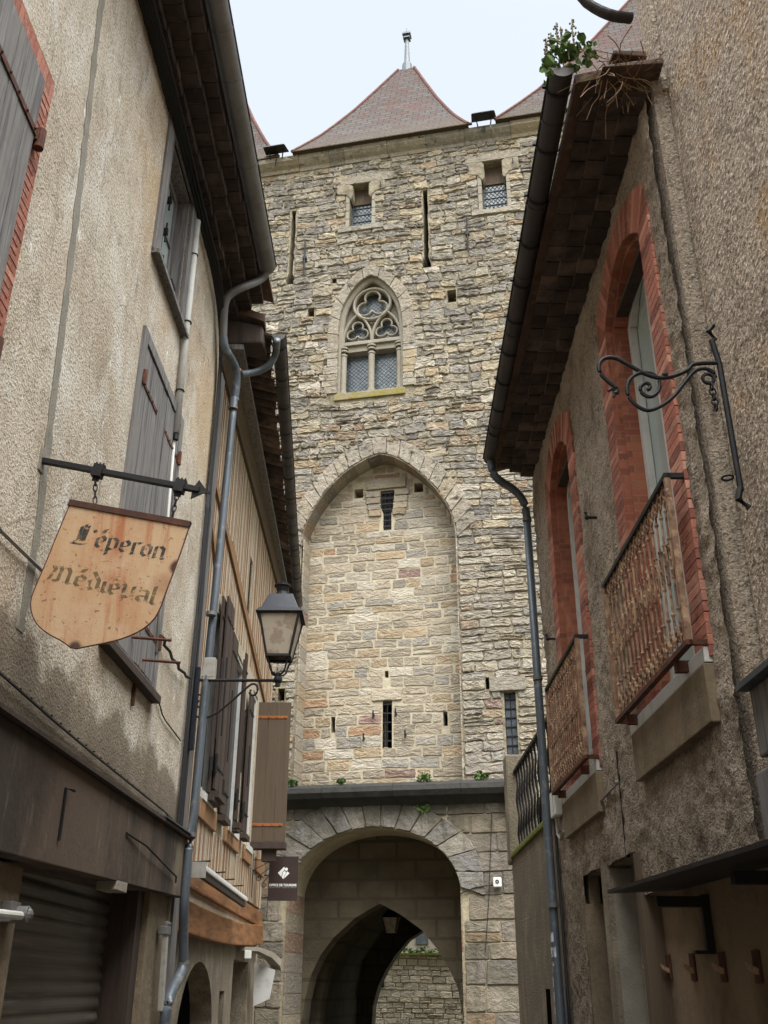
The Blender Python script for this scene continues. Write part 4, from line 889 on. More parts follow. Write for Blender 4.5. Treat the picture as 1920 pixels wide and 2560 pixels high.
hb = MB().tube([(-2.6, .13, 2.78), (-2.0, .16, 2.75), (-.6, .15, 2.62), (-.6, .15, 2.56)], .010, 6).tube([(-4.3, .13, 2.5), (-4.3, .13, 2.85), (-4.2, .16, 2.85)], .012, 6); cream.parts('iron_rod', hb, IRON)
# awning arms left on the pillars
s0, h0 = FL.D(42, 1975, .08)
am = cream.part('awning_arm', MB().tube([(s0, .1, h0 - .01), (s0 - .6, .14, h0 - .03)], .026, 10), WHITEP)
cream.part('wall_bracket', MB().box(s0 - .12, s0 + .04, 0, .07, h0 - .05, h0 + .07).tube([(s0, .02, h0), (s0, .14, h0)], .05, 12), ZINC, sub=am, bevel=.006)
cream.part('knuckle', MB().ball((s0 + .01, .12, h0), .045, 6), ZINC, sub=am)
s0, h0 = FL.D(362, 2005, .1); s1, h1 = FL.D(350, 2185, .1)
am = cream.part('awning_rail', MB().hexa([(s1 - .04, .06, h1), (s1 + .04, .06, h1), (s1 + .04, .11, h1), (s1 - .04, .11, h1)], [(s0 - .04, .06, h0 - .05), (s0 + .04, .06, h0 - .05), (s0 + .04, .11, h0 - .05), (s0 - .04, .11, h0 - .05)]), GREYBOX, bevel=.008)
cream.part('wall_bracket', MB().box(s0 - .06, s0 + .08, .02, .12, h0 - .06, h0 + .02).tube([(s0 - .05, .09, h0 + .04), (s0 + .1, .09, h0 + .04)], .025, 10), ZINC, sub=am, bevel=.006)
# conduit, pipes, cables on the wall
cd = MB().tube([(-2.19, .05, 9.86), (-2.17, .05, 8.5), (-2.11, .05, 6.98)], .038, 10)
t = Thing('conduit_pipe', 'pale upright conduit pipe on the cream wall beside the upper window', 'pipe', FL, (-2.15, .05, 6.98))
t.part('pipe', cd, WHITEP, smooth=True)
t.part('clip', MB().ring((-2.18, .05, 9.35), .042, .008, 'h').ring((-2.16, .05, 8.4), .045, .010, 'h').ring((-2.14, .05, 7.5), .042, .008, 'h').tube([(-2.11, .05, 6.9), (-2.11, .05, 7.0)], .03, 8), IRON)
single('conduit_pipe', 'thin pale conduit running down below the first one beside the grey shutters', 'pipe', MB().tube([(-2.10, .035, 6.9), (-1.99, .035, 5.6), (-1.9, .035, 4.6)], .016, 8), WHITEP, FL, (-2, .03, 4.6), smooth=True)
cbm = MB()
for k in range(6):
    o = k * .022; pts = [(-14, .03 + o, 10.02 - .01 * k), (-5, .03 + o * 1.3, 10.01 - .012 * k), (-3.4, .04 + o, 10.0), (-2.2, .05 + o * .8, 9.98 - .03 * (k % 2)), (-1.0, .05 + o, 9.9), (-.35 + .02 * k, .06, 9.4), (-.25 + .03 * k, .05, 8.4), (-.24 + .03 * k, .04, 7.2)]
    cbm.tube(smooth_poly(pts, 2), .013, 5)
for k in range(4):
    pts = [(-.24 + .05 * k, .04, 7.3)] + [(-.26 + .06 * k + .02 * math.sin(z * 2.3 + k), .04 + .012 * (k % 2), z) for z in np.arange(7.0, 2.9, -.35)]
    cbm.tube(pts, .014, 5)
single('cable_bundle', 'thick bundle of black cables under the left eave and down the house corner', 'cables', cbm, CABLE, FL, (-.2, .04, 5))
cbm = MB().tube(smooth_poly([(-9, .03, 3.42), (-6, .03, 3.34), (-4, .03, 3.27), (-2, .03, 3.24), (-.5, .03, 3.22), (-.1, .03, 3.1)], 1), .010, 5)
for x in np.arange(-6, -.5, .21): cbm.ball((x, .035, 3.34 - .024 * (x + 6)), .009, 4)
single('cable', 'thin black cable clipped along the ragged plaster edge above the shop ledge', 'cable', cbm, CABLE, FL, (-3, .03, 3.25))
p0, p1 = FL.D(0, 1145, .03), FL.D(95, 1237, .03)
single('cable', 'short grey cable on the cream wall left of the hanging rusty shield', 'cable', MB().tube([(-9, .03, p0[1] + .8), (p0[0], .03, p0[1]), (p1[0], .03, p1[1])], .013, 6), GREYCABLE, FL, (p0[0], .03, p0[1]))
q = [FL.D(x, y, .02) for x, y in ((345, 1375), (352, 1400), (372, 1430), (385, 1450), (402, 1465))]
single('cable', 'knotted black cable looping from the rusty brackets to the lamp bracket', 'cable', MB().tube([(a, .04 + .03 * (i % 2), b) for i, (a, b) in enumerate(smooth_poly(q, 1))], .016, 6), CABLE, FL, (q[0][0], .03, q[0][1]))
q = [FL.D(x, y, .02) for x, y in ((325, 1485), (345, 1520), (352, 1550), (375, 1580), (390, 1600))]
single('cable', 'thin loose wire hanging from the lower right corner of the grey shutters', 'cable', MB().tube([(a, .02, b) for a, b in smooth_poly(q, 1)], .008, 5), CABLE, FL, (q[0][0], .03, q[0][1]))
rb = MB()
for (x0, y0, x1, y1) in ((285, 1376, 348, 1376), (308, 1425, 384, 1425)):
    a = FL.D(x0, y0, .02); b = FL.D(x1, y1, .22) if False else (a[0] + .02, a[1]); rb.tube([(a[0], .0, a[1]), (a[0] + .1, .36, a[1] + .0)], .014, 6)
a = FL.D(298, 1450, .03); rb.box(a[0] - .02, a[0] + .02, .0, .03, a[1] - .32, a[1] + .06).box(a[0] - .12, a[0] + .08, .0, .03, a[1], a[1] + .05)
single('iron_bracket', 'rusty iron rods sticking out beneath the hanging rusty shield', 'bracket', rb, RUSTDARK, FL, (a[0], 0, a[1]))
# downpipe with swan necks
def pipe(par, pts, r, m, name='pipe', it=2): return par.part(name, MB().tube(smooth_poly(pts, it), r, 14), m, smooth=True)
t = Thing('downpipe', 'long grey zinc downpipe with swan necks between the cream and half timbered houses', 'downpipe', FL, (.1, .12, 0))
def LQ(pts):
    o = []
    for x, y, d in pts: q_ = FL.D(x, y, d); o.append((q_[0], d, q_[1]))
    return o
pipe(t, [(-.64, .66, 10.42)] + LQ([(575, 592, .64), (562, 606, .56), (530, 618, .40), (500, 632, .22), (486, 650, .14), (483, 690, .12), (482, 738, .12)]), .052, ZINC)
pipe(t, LQ([(482, 728, .12), (485, 752, .14), (499, 774, .2), (511, 798, .24), (511, 830, .24), (506, 866, .22)]), .056, ZINCB)
L3 = LQ([(506, 860, .22), (487, 1060, .21), (460, 1330, .19), (436, 1570, .18), (415, 1800, .17), (407, 1838, .16)]); pipe(t, L3, .050, ZINCB, it=1)
L4 = LQ([(407, 1832, .16), (402, 1900, .16), (397, 1960, .16), (397, 2010, .16), (396, 2090, .16)]); pipe(t, L4, .050, ZINCB)
L5 = LQ([(396, 2085, .16), (390, 2105, .15), (368, 2145, .14), (358, 2180, .13), (355, 2230, .13)]); pipe(t, L5 + [(L5[-1][0], .13, 0)], .055, ZINCB)
jr = MB()
for x, y, z in LQ([(483, 665, .12), (506, 866, .22), (503, 884, .22), (456, 1330, .19), (410, 1808, .16), (396, 2085, .16)]): jr.tube([(x, y, z), (x, y, z + .045)], .062, 14)
t.parts('joint', jr, ZINC)
t.part('red_sealant', MB().tube([(*LQ([(511, 802, .24)])[0][:2], LQ([(511, 802, .24)])[0][2] + z_) for z_ in (0, .03)], .062, 12), RUST)
t.part('joint_box', MB().box(-.12, .0, .14, .28, 4.86, 5.10).box(-.12, -.06, .14, .29, 4.83, 4.86), GREYBOX, bevel=.012)
# dark boards at the corner between the houses
cream.part('corner_board', MB().box(.02, .30, -.3, .02, 0, 9.2), GREYWOOD)
# ================================================================== HALF TIMBERED HOUSE
tim = Thing('half_timbered_house', 'narrow half timbered house with orange timbers, brown shutters and a tiled eave', 'house', FT, (0, 0, 0))
TW = [rect(1.4, 2.1, 3.85, 6.3), rect(3.75, 4.75, 3.8, 6.4), rect(5.9, 6.6, 3.8, 6.4), rect(4.4, 4.75, 7.3, 8.35)]
ARCHD = [(1.35, -.3), (1.35, 1.0)] + [(1.35 + 1.35 * (1 - math.cos(a)), 1.0 + .9 * math.sin(a)) for a in np.linspace(.2, math.pi - .2, 14)] + [(4.05, 1.0), (4.05, -.3)]
SM = rect(4.6, 5.1, .9, 1.55); FAR = rect(5.9, 7.9, -.3, 2.0)
tim.part('upper_wall', MB().plate(rect(.3, 8.9, 2.95, 9.75), TW, -.3, 0), TPLASTER)
tim.part('lower_wall', MB().plate([(.0, 2.4), (0, -.3), (1.35, -.3)] + ARCHD[1:-1] + [(4.05, -.3), (5.9, -.3), (5.9, 2.0), (7.9, 2.0), (7.9, -.3), (8.7, -.3), (8.7, 2.4)], [SM], -.35, -.05), STREAKWALL)
tim.part('painted_dark_rooms', MB().box(.1, 8.85, -5, -.9, 0, 9.4), BLACK)  # painted black for the darkness behind the house openings
tim.parts('end_wall', MB().box(8.7, 8.95, -5, -.02, -.3, 9.7).box(0, .3, -.3, -.02, 2.4, 9.7), TPLASTER)
tm = MB()
def vt(s0, h0, h1, w=.06, d=.025): tm.box(s0 - w / 2, s0 + w / 2, -.01, d + random.uniform(-.005, .005), h0, h1)
tb = []
for s0 in np.arange(.42, 8.8, .30):
    spans = [(2.95, 9.6)]
    for r in ((1.15, 2.75, 3.5, 6.6), (2.75, 5.75, 3.5, 6.6), (5.75, 7.4, 3.5, 6.6)):
        if r[0] < s0 < r[1]: spans = [(2.95, 3.5), (6.6, 9.6)]
    for a, b in spans:
        if abs(s0 - 4.58) < .25 and a > 6: vt(s0, a, 7.2, .03, .006); vt(s0, 8.45, b, .03, .006); continue
        x = s0 + random.uniform(-.03, .03); w = random.choice((.09, .12)); vt(x - w / 2, a, b, .022, .006); vt(x + w / 2, a, b, .022, .006)
tim.parts('timber_post', tm, TIMBER)
for a, b, w in (((.5, 7.75), (6.8, 6.75), .14), ((.4, 7.2), (1.4, 6.5), .12), ((2.2, 7.6), (8.6, 6.4), .10)):
    dx, dz = b[0] - a[0], b[1] - a[1]; L = math.hypot(dx, dz); nx, nz = -dz / L * w / 2, dx / L * w / 2
    tim.part('timber_brace', MB().prism([(a[0] - nx, a[1] - nz), (b[0] - nx, b[1] - nz), (b[0] + nx, b[1] + nz), (a[0] + nx, a[1] + nz)], .0, .04), TIMBER, bevel=.006)
for s0, s1 in ((1.2, 2.6), (3.5, 5.0), (5.7, 6.7), (7.5, 8.8)):
    tim.part('window_rail', MB().box(s0, s1, -.02, .045, 3.5, 3.74), TIMBER, bevel=.01)
def sag(h_a, h_m, h_b, th, s0, s1, d0, d1, n=10):
    mb = MB(); P = []
    for i in range(n + 1):
        t = i / n; h = (1 - t) ** 2 * h_a + 2 * t * (1 - t) * h_m + t * t * h_b; P.append((s0 + (s1 - s0) * t, h))
    mb.prism(P + [(p[0], p[1] + th) for p in P[::-1]], d0, d1); return mb
tim.part('sole_beam', sag(2.16, 2.1, 2.32, .34, .5, 8.7, -.2, .10), BEAM, bevel=.02)
tim.part('upper_beam', sag(2.66, 2.62, 2.62, .26, .5, 8.85, -.2, .05), BEAM, bevel=.02)
# plaster between beams
tim.part('infill', MB().box(.4, 8.75, -.25, .0, 2.4, 2.75), TPLASTER)
# window frames
for r in TW:
    s0, s1, h0, h1 = r[0][0], r[1][0], r[0][1], r[2][1]
    f = MB().plate(grow(r, .03), [rect(s0 + .06, s1 - .06, h0 + .06, h1 - .06)], -.14, -.02)
    o = tim.part('window', MB().box(s0, s1, -.12, -.10, h0, h1), LEAD); tim.part('window_frame', f, WHITEP if r is not TW[3] else DARKWOOD, sub=o)
    if r is not TW[3]: tim.part('window_sill', MB().box(s0 - .08, s1 + .08, -.1, .06, h0 - .12, h0 - .02), WHITEP, sub=o)
# shutters folded flat on the wall
for a, b, d, h0, h1 in ((1.62, 2.2, .07, 3.86, 6.55), (1.75, 2.35, .12, 3.92, 6.6), (2.78, 3.3, .07, 3.78, 6.42), (3.62, 3.78, .16, 3.8, 6.35), (3.95, 4.2, .09, 3.8, 6.35), (5.0, 5.5, .08, 3.84, 6.1)):
    lf = tim.part('shutter', plank_leaf(a, b, h0, h1, d - .03, d, 4, .006), DARKWOOD)
    s_ = MB(); [strap(s_, a, b, z, d, .016) for z in (h0 + .3, h1 - .3)]; s_.tube([(a - .03, d, h0 + .2), (a - .03, d, h0 + .45)], .02, 6).tube([(a + .02, d + .03, h0 + .7), (a + .02, d + .03, h1 - .9)], .010, 5)
    tim.part('hinge_strap', s_, IRON, sub=lf)
    tim.part('drip_board', MB().box(a - .02, b + .02, d - .05, d + .06, h0 - .10, h0 - .02), DARKWOOD, sub=lf)
# the open khaki shutter standing square to the wall
fp = 6.80
mb = MB(); n = 4
def across(mb, d0, d1, s0, s1, h0, h1): mb.box(s0, s1, d0, d1, h0, h1)
for i, (a, b) in enumerate(((.0, .19), (.195, .385), (.39, .60))): across(mb, a, b, fp, fp + .035, 3.92, 6.40)
kh = tim.part('open_shutter', mb, OLIVEWOOD, bevel=.003)
mb = MB()
for z in (4.2, 6.12):
    across(mb, -.02, .54, fp - .012, fp, z - .025, z + .025)
    for x in (.05, .2, .36, .5): mb.ball((fp - .014, x, z), .014, 4)
tim.parts('hinge_strap', mb, ORANGEIRON, sub=kh, by=lambda q: q[2] > 5)
tim.parts('drip_board', MB().box(fp - .12, fp + .14, .0, .62, 3.78, 3.90).box(fp - .02, fp + .12, .2, .45, 3.58, 3.79), DARKWOOD, sub=kh, bevel=.01)
# eave of canal tiles seen from below
ev = MB(); md = MB(); N = 50; p0, p1 = (.06, .70, 9.86), (10.9, .24, 9.86)
for i in range(N):
    t = (i + .5) / N; s0 = p0[0] + (p1[0] - p0[0]) * t; dd = p0[1] + (p1[1] - p0[1]) * t + random.uniform(-.03, .03); hh = random.uniform(-.012, .012)
    pr = [(.115 * math.cos(math.pi + math.pi * k / 8), .075 * math.sin(math.pi + math.pi * k / 8)) for k in range(9)] + [(.10 * math.cos(2 * math.pi - math.pi * k / 8), .06 * math.sin(2 * math.pi - math.pi * k / 8)) for k in range(9)]
    ev.sweep(pr, [(s0, -.35, 10.16 + hh), (s0 + random.uniform(-.02, .02), dd, 9.88 + hh)], col=pal([(112, 88, 68), (92, 70, 54), (130, 104, 80), (76, 60, 48)], [3, 3, 2, 2], .12))
tim.part('eave_tile', ev, TILEUNDER, recalc=False)
tim.part('eave_board', MB().hexa([(.0, -.3, 9.62), (10.9, -.3, 9.62), (10.9, .16, 9.58), (.0, .34, 9.58)], [(.0, -.3, 9.76), (10.9, -.3, 9.76), (10.9, .16, 9.66), (.0, .34, 9.66)]), GREYWOOD)
tim.part('rafter_board', MB().hexa([(.0, .0, 9.40), (8.9, .0, 9.40), (8.9, .05, 9.40), (.0, .05, 9.40)], [(.0, .0, 9.62), (8.9, .0, 9.62), (8.9, .12, 9.62), (.0, .2, 9.62)]), OLIVEWOOD)
tim.part('broken_eave_end', MB().hexa([(-.02, -.05, 9.66), (.35, -.05, 9.66), (.35, .62, 9.70), (-.02, .60, 9.68)], [(-.05, -.1, 10.1), (.35, -.1, 10.1), (.35, .64, 9.95), (-.03, .58, 9.97)]), DARKWOOD, bevel=.03)
tim.part('roof', MB().hexa([(-.1, -5, 12.2), (10.9, -5, 12.2), (10.9, .2, 10.02), (-.1, .62, 9.98)], [(-.1, -5, 12.35), (10.9, -5, 12.35), (10.9, .2, 10.12), (-.1, .62, 10.1)]), CANAL)
gutter(tim, (.05, .81, 9.87), (11.0, .27, 9.87), .095, GUTDARK, joints=.5, hooks=.8)
t = Thing('branch_pipe', 'short grey bent branch pipe joining the tiled eave gutter to the long downpipe', 'pipe', FT, (.1, .4, 9))
a = [FT.D(*p) for p in ((595, 745, .78), (598, 760, .78), (585, 785, .7), (565, 800, .6), (540, 805, .45), (520, 808, .32))]
pp = [FT.D(598, 735, .8), FT.D(596, 765, .76), FT.D(583, 790, .68), FT.D(555, 804, .5), FT.D(520, 808, .3)]; ds = (.8, .76, .68, .5, .3)
t.part('pipe', MB().tube(smooth_poly([(a_[0], d_, a_[1]) for a_, d_ in zip(pp, ds)], 2), .05, 12), ZINCB, smooth=True)
# awning cassette
h_ = 2.78
t = Thing('awning_cassette', 'long pale awning box fixed on iron arms low on the half timbered wall', 'awning', FT, (1, .3, h_))
t.part('casing', MB().prism([(.0, .0), (1, 0), (1, 1), (0, 1)], 0, .001) if False else MB().hexa([(.25, .20, h_), (4.3, .20, h_ - .04), (4.3, .32, h_ - .04), (.25, .32, h_)], [(.25, .20, h_ + .07), (4.3, .20, h_ + .03), (4.3, .31, h_ + .03), (.25, .31, h_ + .07)]), WHITEP, bevel=.02)
t.part('front_bar', MB().hexa([(.3, .25, h_ - .08), (4.2, .25, h_ - .12), (4.2, .30, h_ - .12), (.3, .30, h_ - .08)], [(.3, .25, h_ - .01), (4.2, .25, h_ - .05), (4.2, .30, h_ - .05), (.3, .30, h_ - .01)]), DARKWOOD, bevel=.008)
t.part('end_plate', MB().box(.22, .25, .18, .34, h_ - .09, h_ + .08), GREYBOX, bevel=.004)
ar = MB(); [ar.tube([(x, .0, h_ + .10), (x, .34, h_ + .12)], .010, 5) for x in (.5, 1.7, 2.6, 3.5)]; t.parts('support_rod', ar, IRON)
# scrolled end awning near the far corner
t = Thing('door_hood', 'curled pale plaster hood over the far ground floor door below the orange beam', 'hood', FT, (7, .1, 2.1))
t.part('hood', MB().sweep([(-.04, 0), (.04, 0), (.04, .05), (-.04, .05)], [(6.1, .06, 2.14), (7.2, .14, 2.16), (7.9, .28, 2.08), (8.2, .40, 1.95), (8.22, .42, 1.84)], scales=[1, 1.4, 2, 2.4, 2.4]), DRESSED)
t.part('side_cloth', MB().plate([(0, 1.3), (.3, 1.42), (.28, 1.9), (.02, 1.95)], [], 0, .02) if False else MB().hexa([(8.0, .06, 1.30), (8.0, .34, 1.42), (8.04, .34, 1.42), (8.04, .06, 1.30)], [(8.0, .04, 2.0), (8.0, .42, 1.88), (8.04, .42, 1.88), (8.04, .04, 2.0)]), WHITEP)
t.part('electric_socket', MB().box(6.05, 6.15, .1, .2, 2.02, 2.14), WHITEBOX, bevel=.008)
# ================================================================== RIGHT HOUSE
right = Thing('roughcast_house', 'brown roughcast house with tall brick framed arched windows and rusty balconies', 'house', FR, (0, 0, 0))
def vnoise(X, Z, sc, seed):
    r = np.random.default_rng(seed); G_ = r.random((256, 256)); x, z = X * sc, Z * sc
    xi, zi = np.floor(x).astype(int), np.floor(z).astype(int); fx, fz = x - xi, z - zi; fx = fx * fx * (3 - 2 * fx); fz = fz * fz * (3 - 2 * fz)
    g = lambda a, b: G_[a % 256, b % 256]
    return (g(xi, zi) * (1 - fx) + g(xi + 1, zi) * fx) * (1 - fz) + (g(xi, zi + 1) * (1 - fx) + g(xi + 1, zi + 1) * fx) * fz
def roughgrid(par, name, m, s0, s1, h0, h1, step, amp, holes=(), extra=None, d0=0.0):
    xs = np.arange(s0, s1 + step * .5, step); zs = np.arange(h0, h1 + step * .5, step); X, Z = np.meshgrid(xs, zs)
    D_ = amp * (vnoise(X, Z, 22, 1) * .5 + vnoise(X, Z, 11, 2) * .45 + vnoise(X, Z, 4, 3) * .5 + vnoise(X, Z, 1.3, 4) * .8 - 1.1) + d0
    if extra is not None: D_ = D_ + extra(X, Z)
    nx, nz = len(xs), len(zs); V = np.stack([X.ravel(), -D_.ravel(), Z.ravel()], 1)
    i = np.arange((nz - 1) * (nx - 1)); r_, c_ = i // (nx - 1), i % (nx - 1); a = r_ * nx + c_
    F = np.stack([a, a + 1, a + nx + 1, a + nx], 1)
    cx_, cz_ = X.ravel()[a] + step / 2, Z.ravel()[a] + step / 2; keep = np.ones(len(a), bool)
    for hp in holes:
        bb = (min(p[0] for p in hp), max(p[0] for p in hp), min(p[1] for p in hp), max(p[1] for p in hp))
        for k in np.where((cx_ > bb[0]) & (cx_ < bb[1]) & (cz_ > bb[2]) & (cz_ < bb[3]))[0]:
            if pip(cx_[k], cz_[k], hp): keep[k] = False
    F = F[keep]; me = bpy.data.meshes.new(name); me.vertices.add(len(V)); me.vertices.foreach_set('co', V.ravel())
    me.loops.add(len(F) * 4); me.loops.foreach_set('vertex_index', F.ravel()); me.polygons.add(len(F))
    me.polygons.foreach_set('loop_start', np.arange(len(F)) * 4); me.update(calc_edges=True)
    me.polygons.foreach_set('use_smooth', np.ones(len(F), bool)); me.materials.append(m)
    o = bpy.data.objects.new(name, me); COL.objects.link(o); o.parent = par.e; return o
def arch_open(s0, s1, h0, hs, ha, n=16):
    c_ = (s0 + s1) / 2; w = (s1 - s0) / 2; return [(s0, h0), (s0, hs)] + [(c_ + w * q, hs + (ha - hs) * (1 - q * q)) for q in np.linspace(-.96, .96, n)] + [(s1, hs), (s1, h0)]
A1, A2 = (5.14, 6.34), (2.12, 3.24)
OP1 = arch_open(*A1, 3.36, 6.58, 6.88); OP2 = arch_open(*A2, 3.36, 6.54, 6.84)
D1, D2_ = rect(2.3, 3.12, -.3, 2.54), rect(3.34, 4.34, -.3, 2.52); BIG = rect(4.46, 6.9, -.3, 2.2)
right.part('wall_core', MB().plate([(1.0, -.3), (1.45, -.3), (1.45, 2.54), (3.12, 2.54), (3.12, -.3), (3.34, -.3), (3.34, 2.52), (4.34, 2.52), (4.34, -.3), (4.44, -.3), (4.44, 2.2), (6.9, 2.2), (6.9, 7.5), (1.0, 7.5)], [OP1, OP2], -.45, -.045), ROUGH)
o = roughgrid(right, 'roughcast_coat', ROUGH, 1.0, 6.86, -.1, 7.42, .024, .034, [grow(OP1, .05), grow(OP2, .05), D1, D2_, BIG])
right.part('inner_rooms', MB().box(1.2, 6.9, -5, -1.5, 2.6, 7.4), INNER)
right.part('end_wall', MB().box(1.0, 1.3, -6, -.46, -.3, 7.5), ROUGH)
for (a, b), op, hs, ha in ((A1, OP1, 6.58, 6.88), (A2, OP2, 6.54, 6.84)):
    bs_ = MB(); BC = [(172, 100, 72), (156, 86, 62), (184, 122, 94), (134, 74, 56)]
    z = 3.3; i = 0
    while z < hs - .01:
        for sg, sx in ((-1, a), (1, b)):
            w = .26; x0, x1 = (sx - w, sx) if sg < 0 else (sx, sx + w)
            stone(bs_, rect(x0, x1, z + .0012, z + .0645), pal(BC, [3, 2, 2, 1.5], .12), .0165, .003, .001, 0, .0008)
        z += .066; i += 1
    inn = [(a, hs - .0)] + op[2:-2] + [(b, hs - .0)]; cxm = (a + b) / 2
    ex_ = [(cxm + (p[0] - cxm) * (1 + .25 / ((b - a) / 2)), p[1] + .25 + .03 * (p[1] - hs) / (ha - hs)) for p in inn]
    ring_blocks(bs_, inn, ex_, 24, lambda: pal(BC, [3, 2, 2, 1.5], .12), .0165, 0, .002, .003, .001, .0008)
    so_ = right.part('brick_surround', bs_, BRICKV, recalc=False)
    cxo = [(cxm + (p[0] - cxm) * (1 + .245 / ((b - a) / 2)), p[1] + (.23 if p[1] > hs - .001 else 0)) for p in op]
    right.part('brick_reveal', MB().plate([(a - .245, 3.3)] + cxo[1:-1] + [(b + .245, 3.3)], [[(a + .001, 3.36)] + [(cxm + (p[0] - cxm) * .998, p[1] - .002) for p in op[1:-1]] + [(b - .001, 3.36)]], -.24, .0135), BRICK, sub=so_)
    # inner stepped brick order, white frame and tall pale pane
    k1 = lambda p, k: (cxm + (p[0] - cxm) * (1 - k / ((b - a) / 2)), p[1] - k * (.6 if p[1] > hs else 0))
    right.part('brick_reveal', MB().plate(op, [[k1(p, .05) for p in op]], -.24, -.05), BRICK, sub=so_)
    wn_ = right.part('window', MB().box(a + .03, b - .03, -.235, -.225, 3.36, ha - .03), PALEGLASS)
    pr = [k1(p, .05) for p in op]; m_ = [(a + .12, 3.44), (a + .12, hs - .05)] + [k1(p, .13) for p in op[2:-2]] + [(b - .12, hs - .05), (b - .12, 3.44)]
    right.part('window_frame', MB().plate(pr, [m_], -.22, -.165), WHITEP, sub=wn_, bevel=.006)
    right.part('window_bar', MB().box(cxm - .03, cxm + .03, -.22, -.18, 3.4, ha - .15).box(a + .1, b - .1, -.22, -.185, 4.5, 4.55), WHITEP, sub=wn_)
    right.part('arch_lining', MB().plate([(a + .002, hs)] + op[2:-2] + [(b - .002, hs)], [], -.46, -.10) if False else MB().box(a + .06, b - .06, -.155, -.06, hs + .05, hs + .08), DARKWOOD, sub=wn_)
    right.part('window_sill', MB().box(a - .40, b + .24, -.3, .045, 3.27, 3.36), WHITEP, bevel=.006)
    right.part('apron_panel', MB().box(a - .34, b + .24, -.05, .055, 2.93, 3.265), mat('apron_stone', c((122, 107, 86)), [('noise', (4, 4, 1), c((88, 76, 60)), .45, .7, .8), ('fine', 40, c((84, 72, 56)), .56, .74, .6)], [('noise', 14, .01)], rough=.95), bevel=.008)
    # balcony railing
    s0, s1, d_, h0, h1 = a - .44, b + .25, .12, 3.40, 4.46
    rl = right.part('balcony_rail', MB().box(s0, s1, d_ - .02, d_ + .02, h1 - .02, h1 + .012).box(s0, s0 + .03, 0, d_, h1 - .02, h1 + .012).box(s1 - .03, s1, 0, d_, h1 - .02, h1 + .012), IRON)
    right.part('balcony_base', MB().box(s0, s1, d_ - .02, d_ + .02, h0 - .03, h0).box(s0, s0 + .03, 0, d_, h0 - .03, h0).box(s1 - .03, s1, 0, d_, h0 - .03, h0).box(s0 + .25, s0 + .29, -.02, d_, h0 - .1, h0 - .03).box(s1 - .35, s1 - .31, -.02, d_, h0 - .1, h0 - .03), RUSTDARK, sub=rl)
    nb = 17
    for i in range(nb + 1):
        x = s0 + .02 + (s1 - s0 - .04) * i / nb; bb = MB()
        if i in (0, nb): bb.box(x - .018, x + .018, d_ - .018, d_ + .018, h0, h1)
        else:
            z0, z1 = h0 + .17, h1 - .17
            bb.tube([(x, d_, h0), (x, d_, z0 + .1), (x, d_, z0 + .28)], .008, 6).tube([(x, d_, z1 - .24), (x, d_, h1)], .008, 6)
            bb.ring((x, d_, (z0 + z1) / 2 + .02), .030, .008, 'd', 14, 5, .8, 4.2)
            for zz in (z0 + .06, z0 + .26, z0 + .31, z1 - .26, z1 - .21, z1 - .02, (z0 + z1) / 2 + .02): bb.ball((x, d_, zz), .015, 4)
            for zz, sg in ((h0 + .085, 1), (h1 - .09, -1)):
                bb.ring((x + .030, d_, zz), .030, .009, 'd', 12, 5); bb.ring((x + .030, d_ + .004, zz + sg * .04), .016, .008, 'd', 10, 5); bb.ring((x - .026, d_, zz - sg * .03), .020, .008, 'd', 10, 5)
        right.part('baluster', bb, RUST, sub=rl)
eave_rows(right, 1.0, 6.86, 7.37, (.15, .29, .42), .055, .2, rnd=.35, cols=((84, 68, 56), (70, 56, 47), (100, 82, 68)))
right.part('roof', MB().hexa([(.9, -6, 9.3), (6.9, -6, 9.3), (6.9, .5, 7.47), (.9, .5, 7.47)], [(.9, -6, 9.45), (6.9, -6, 9.45), (6.9, .5, 7.55), (.9, .5, 7.55)]), CANAL)
gutter(right, (6.95, .60, 7.56), (1.12, .53, 7.56), .085, GUTDARK, joints=.9, hooks=.55)
t = Thing('downpipe', 'dark grey zinc downpipe with torn stickers at the corner of the roughcast house', 'downpipe', FR, (1.0, .12, 0))
pipe(t, [(1.2, .53, 7.5), (1.2, .53, 7.36), (1.18, .48, 7.25), (1.08, .22, 7.13), (1.02, .12, 7.0), (1.0, .1, 6.8)], .05, ZINCB)
t.part('pipe', MB().tube([(1.0, .1, 6.85), (1.03, .1, 4.5), (1.06, .1, 2.5), (1.10, .1, 1.4), (1.15, .1, 0)], .047, 14), ZINCB, smooth=True)
jr = MB(); [jr.tube([(1.0 + .02 * (6.8 - z) , .1, z), (1.0 + .02 * (6.8 - z), .1, z + .045)], .056, 14) for z in (6.75, 4.75, 2.35)]; t.parts('joint', jr, ZINC)
for i in range(6):
    z = 2.02 - i * .135; bb = MB(); n = 5
    for a0 in range(n):
        w0, w1 = R_(8 + a0 * 20), R_(8 + (a0 + 1) * 20); x0 = 1.08 + .0 * i
        if random.random() < .86: bb.add([(x0 + .050 * math.cos(w0), .1 + .050 * math.sin(w0), z + random.uniform(0, .02)), (x0 + .050 * math.cos(w1), .1 + .050 * math.sin(w1), z), (x0 + .050 * math.cos(w1), .1 + .050 * math.sin(w1), z + .09), (x0 + .050 * math.cos(w0), .1 + .050 * math.sin(w0), z + .10)], [(0, 1, 2, 3)])
    if bb.v: t.part('torn_sticker', bb, mat('sticker', c((190, 194, 200)), [('noise', 18, c((96, 100, 108)), .5, .56, .9), ('noise', 40, c((50, 56, 66)), .58, .62, .8)], rough=.6))
cbl = MB()
for k in range(3): cbl.tube([(1.10 + .02 * k, .03, 3.3), (1.13 + .02 * k, .03, 2.4), (1.2 + .02 * k, .03, 1.0), (1.2 + .02 * k, .03, 0)], .013, 5)
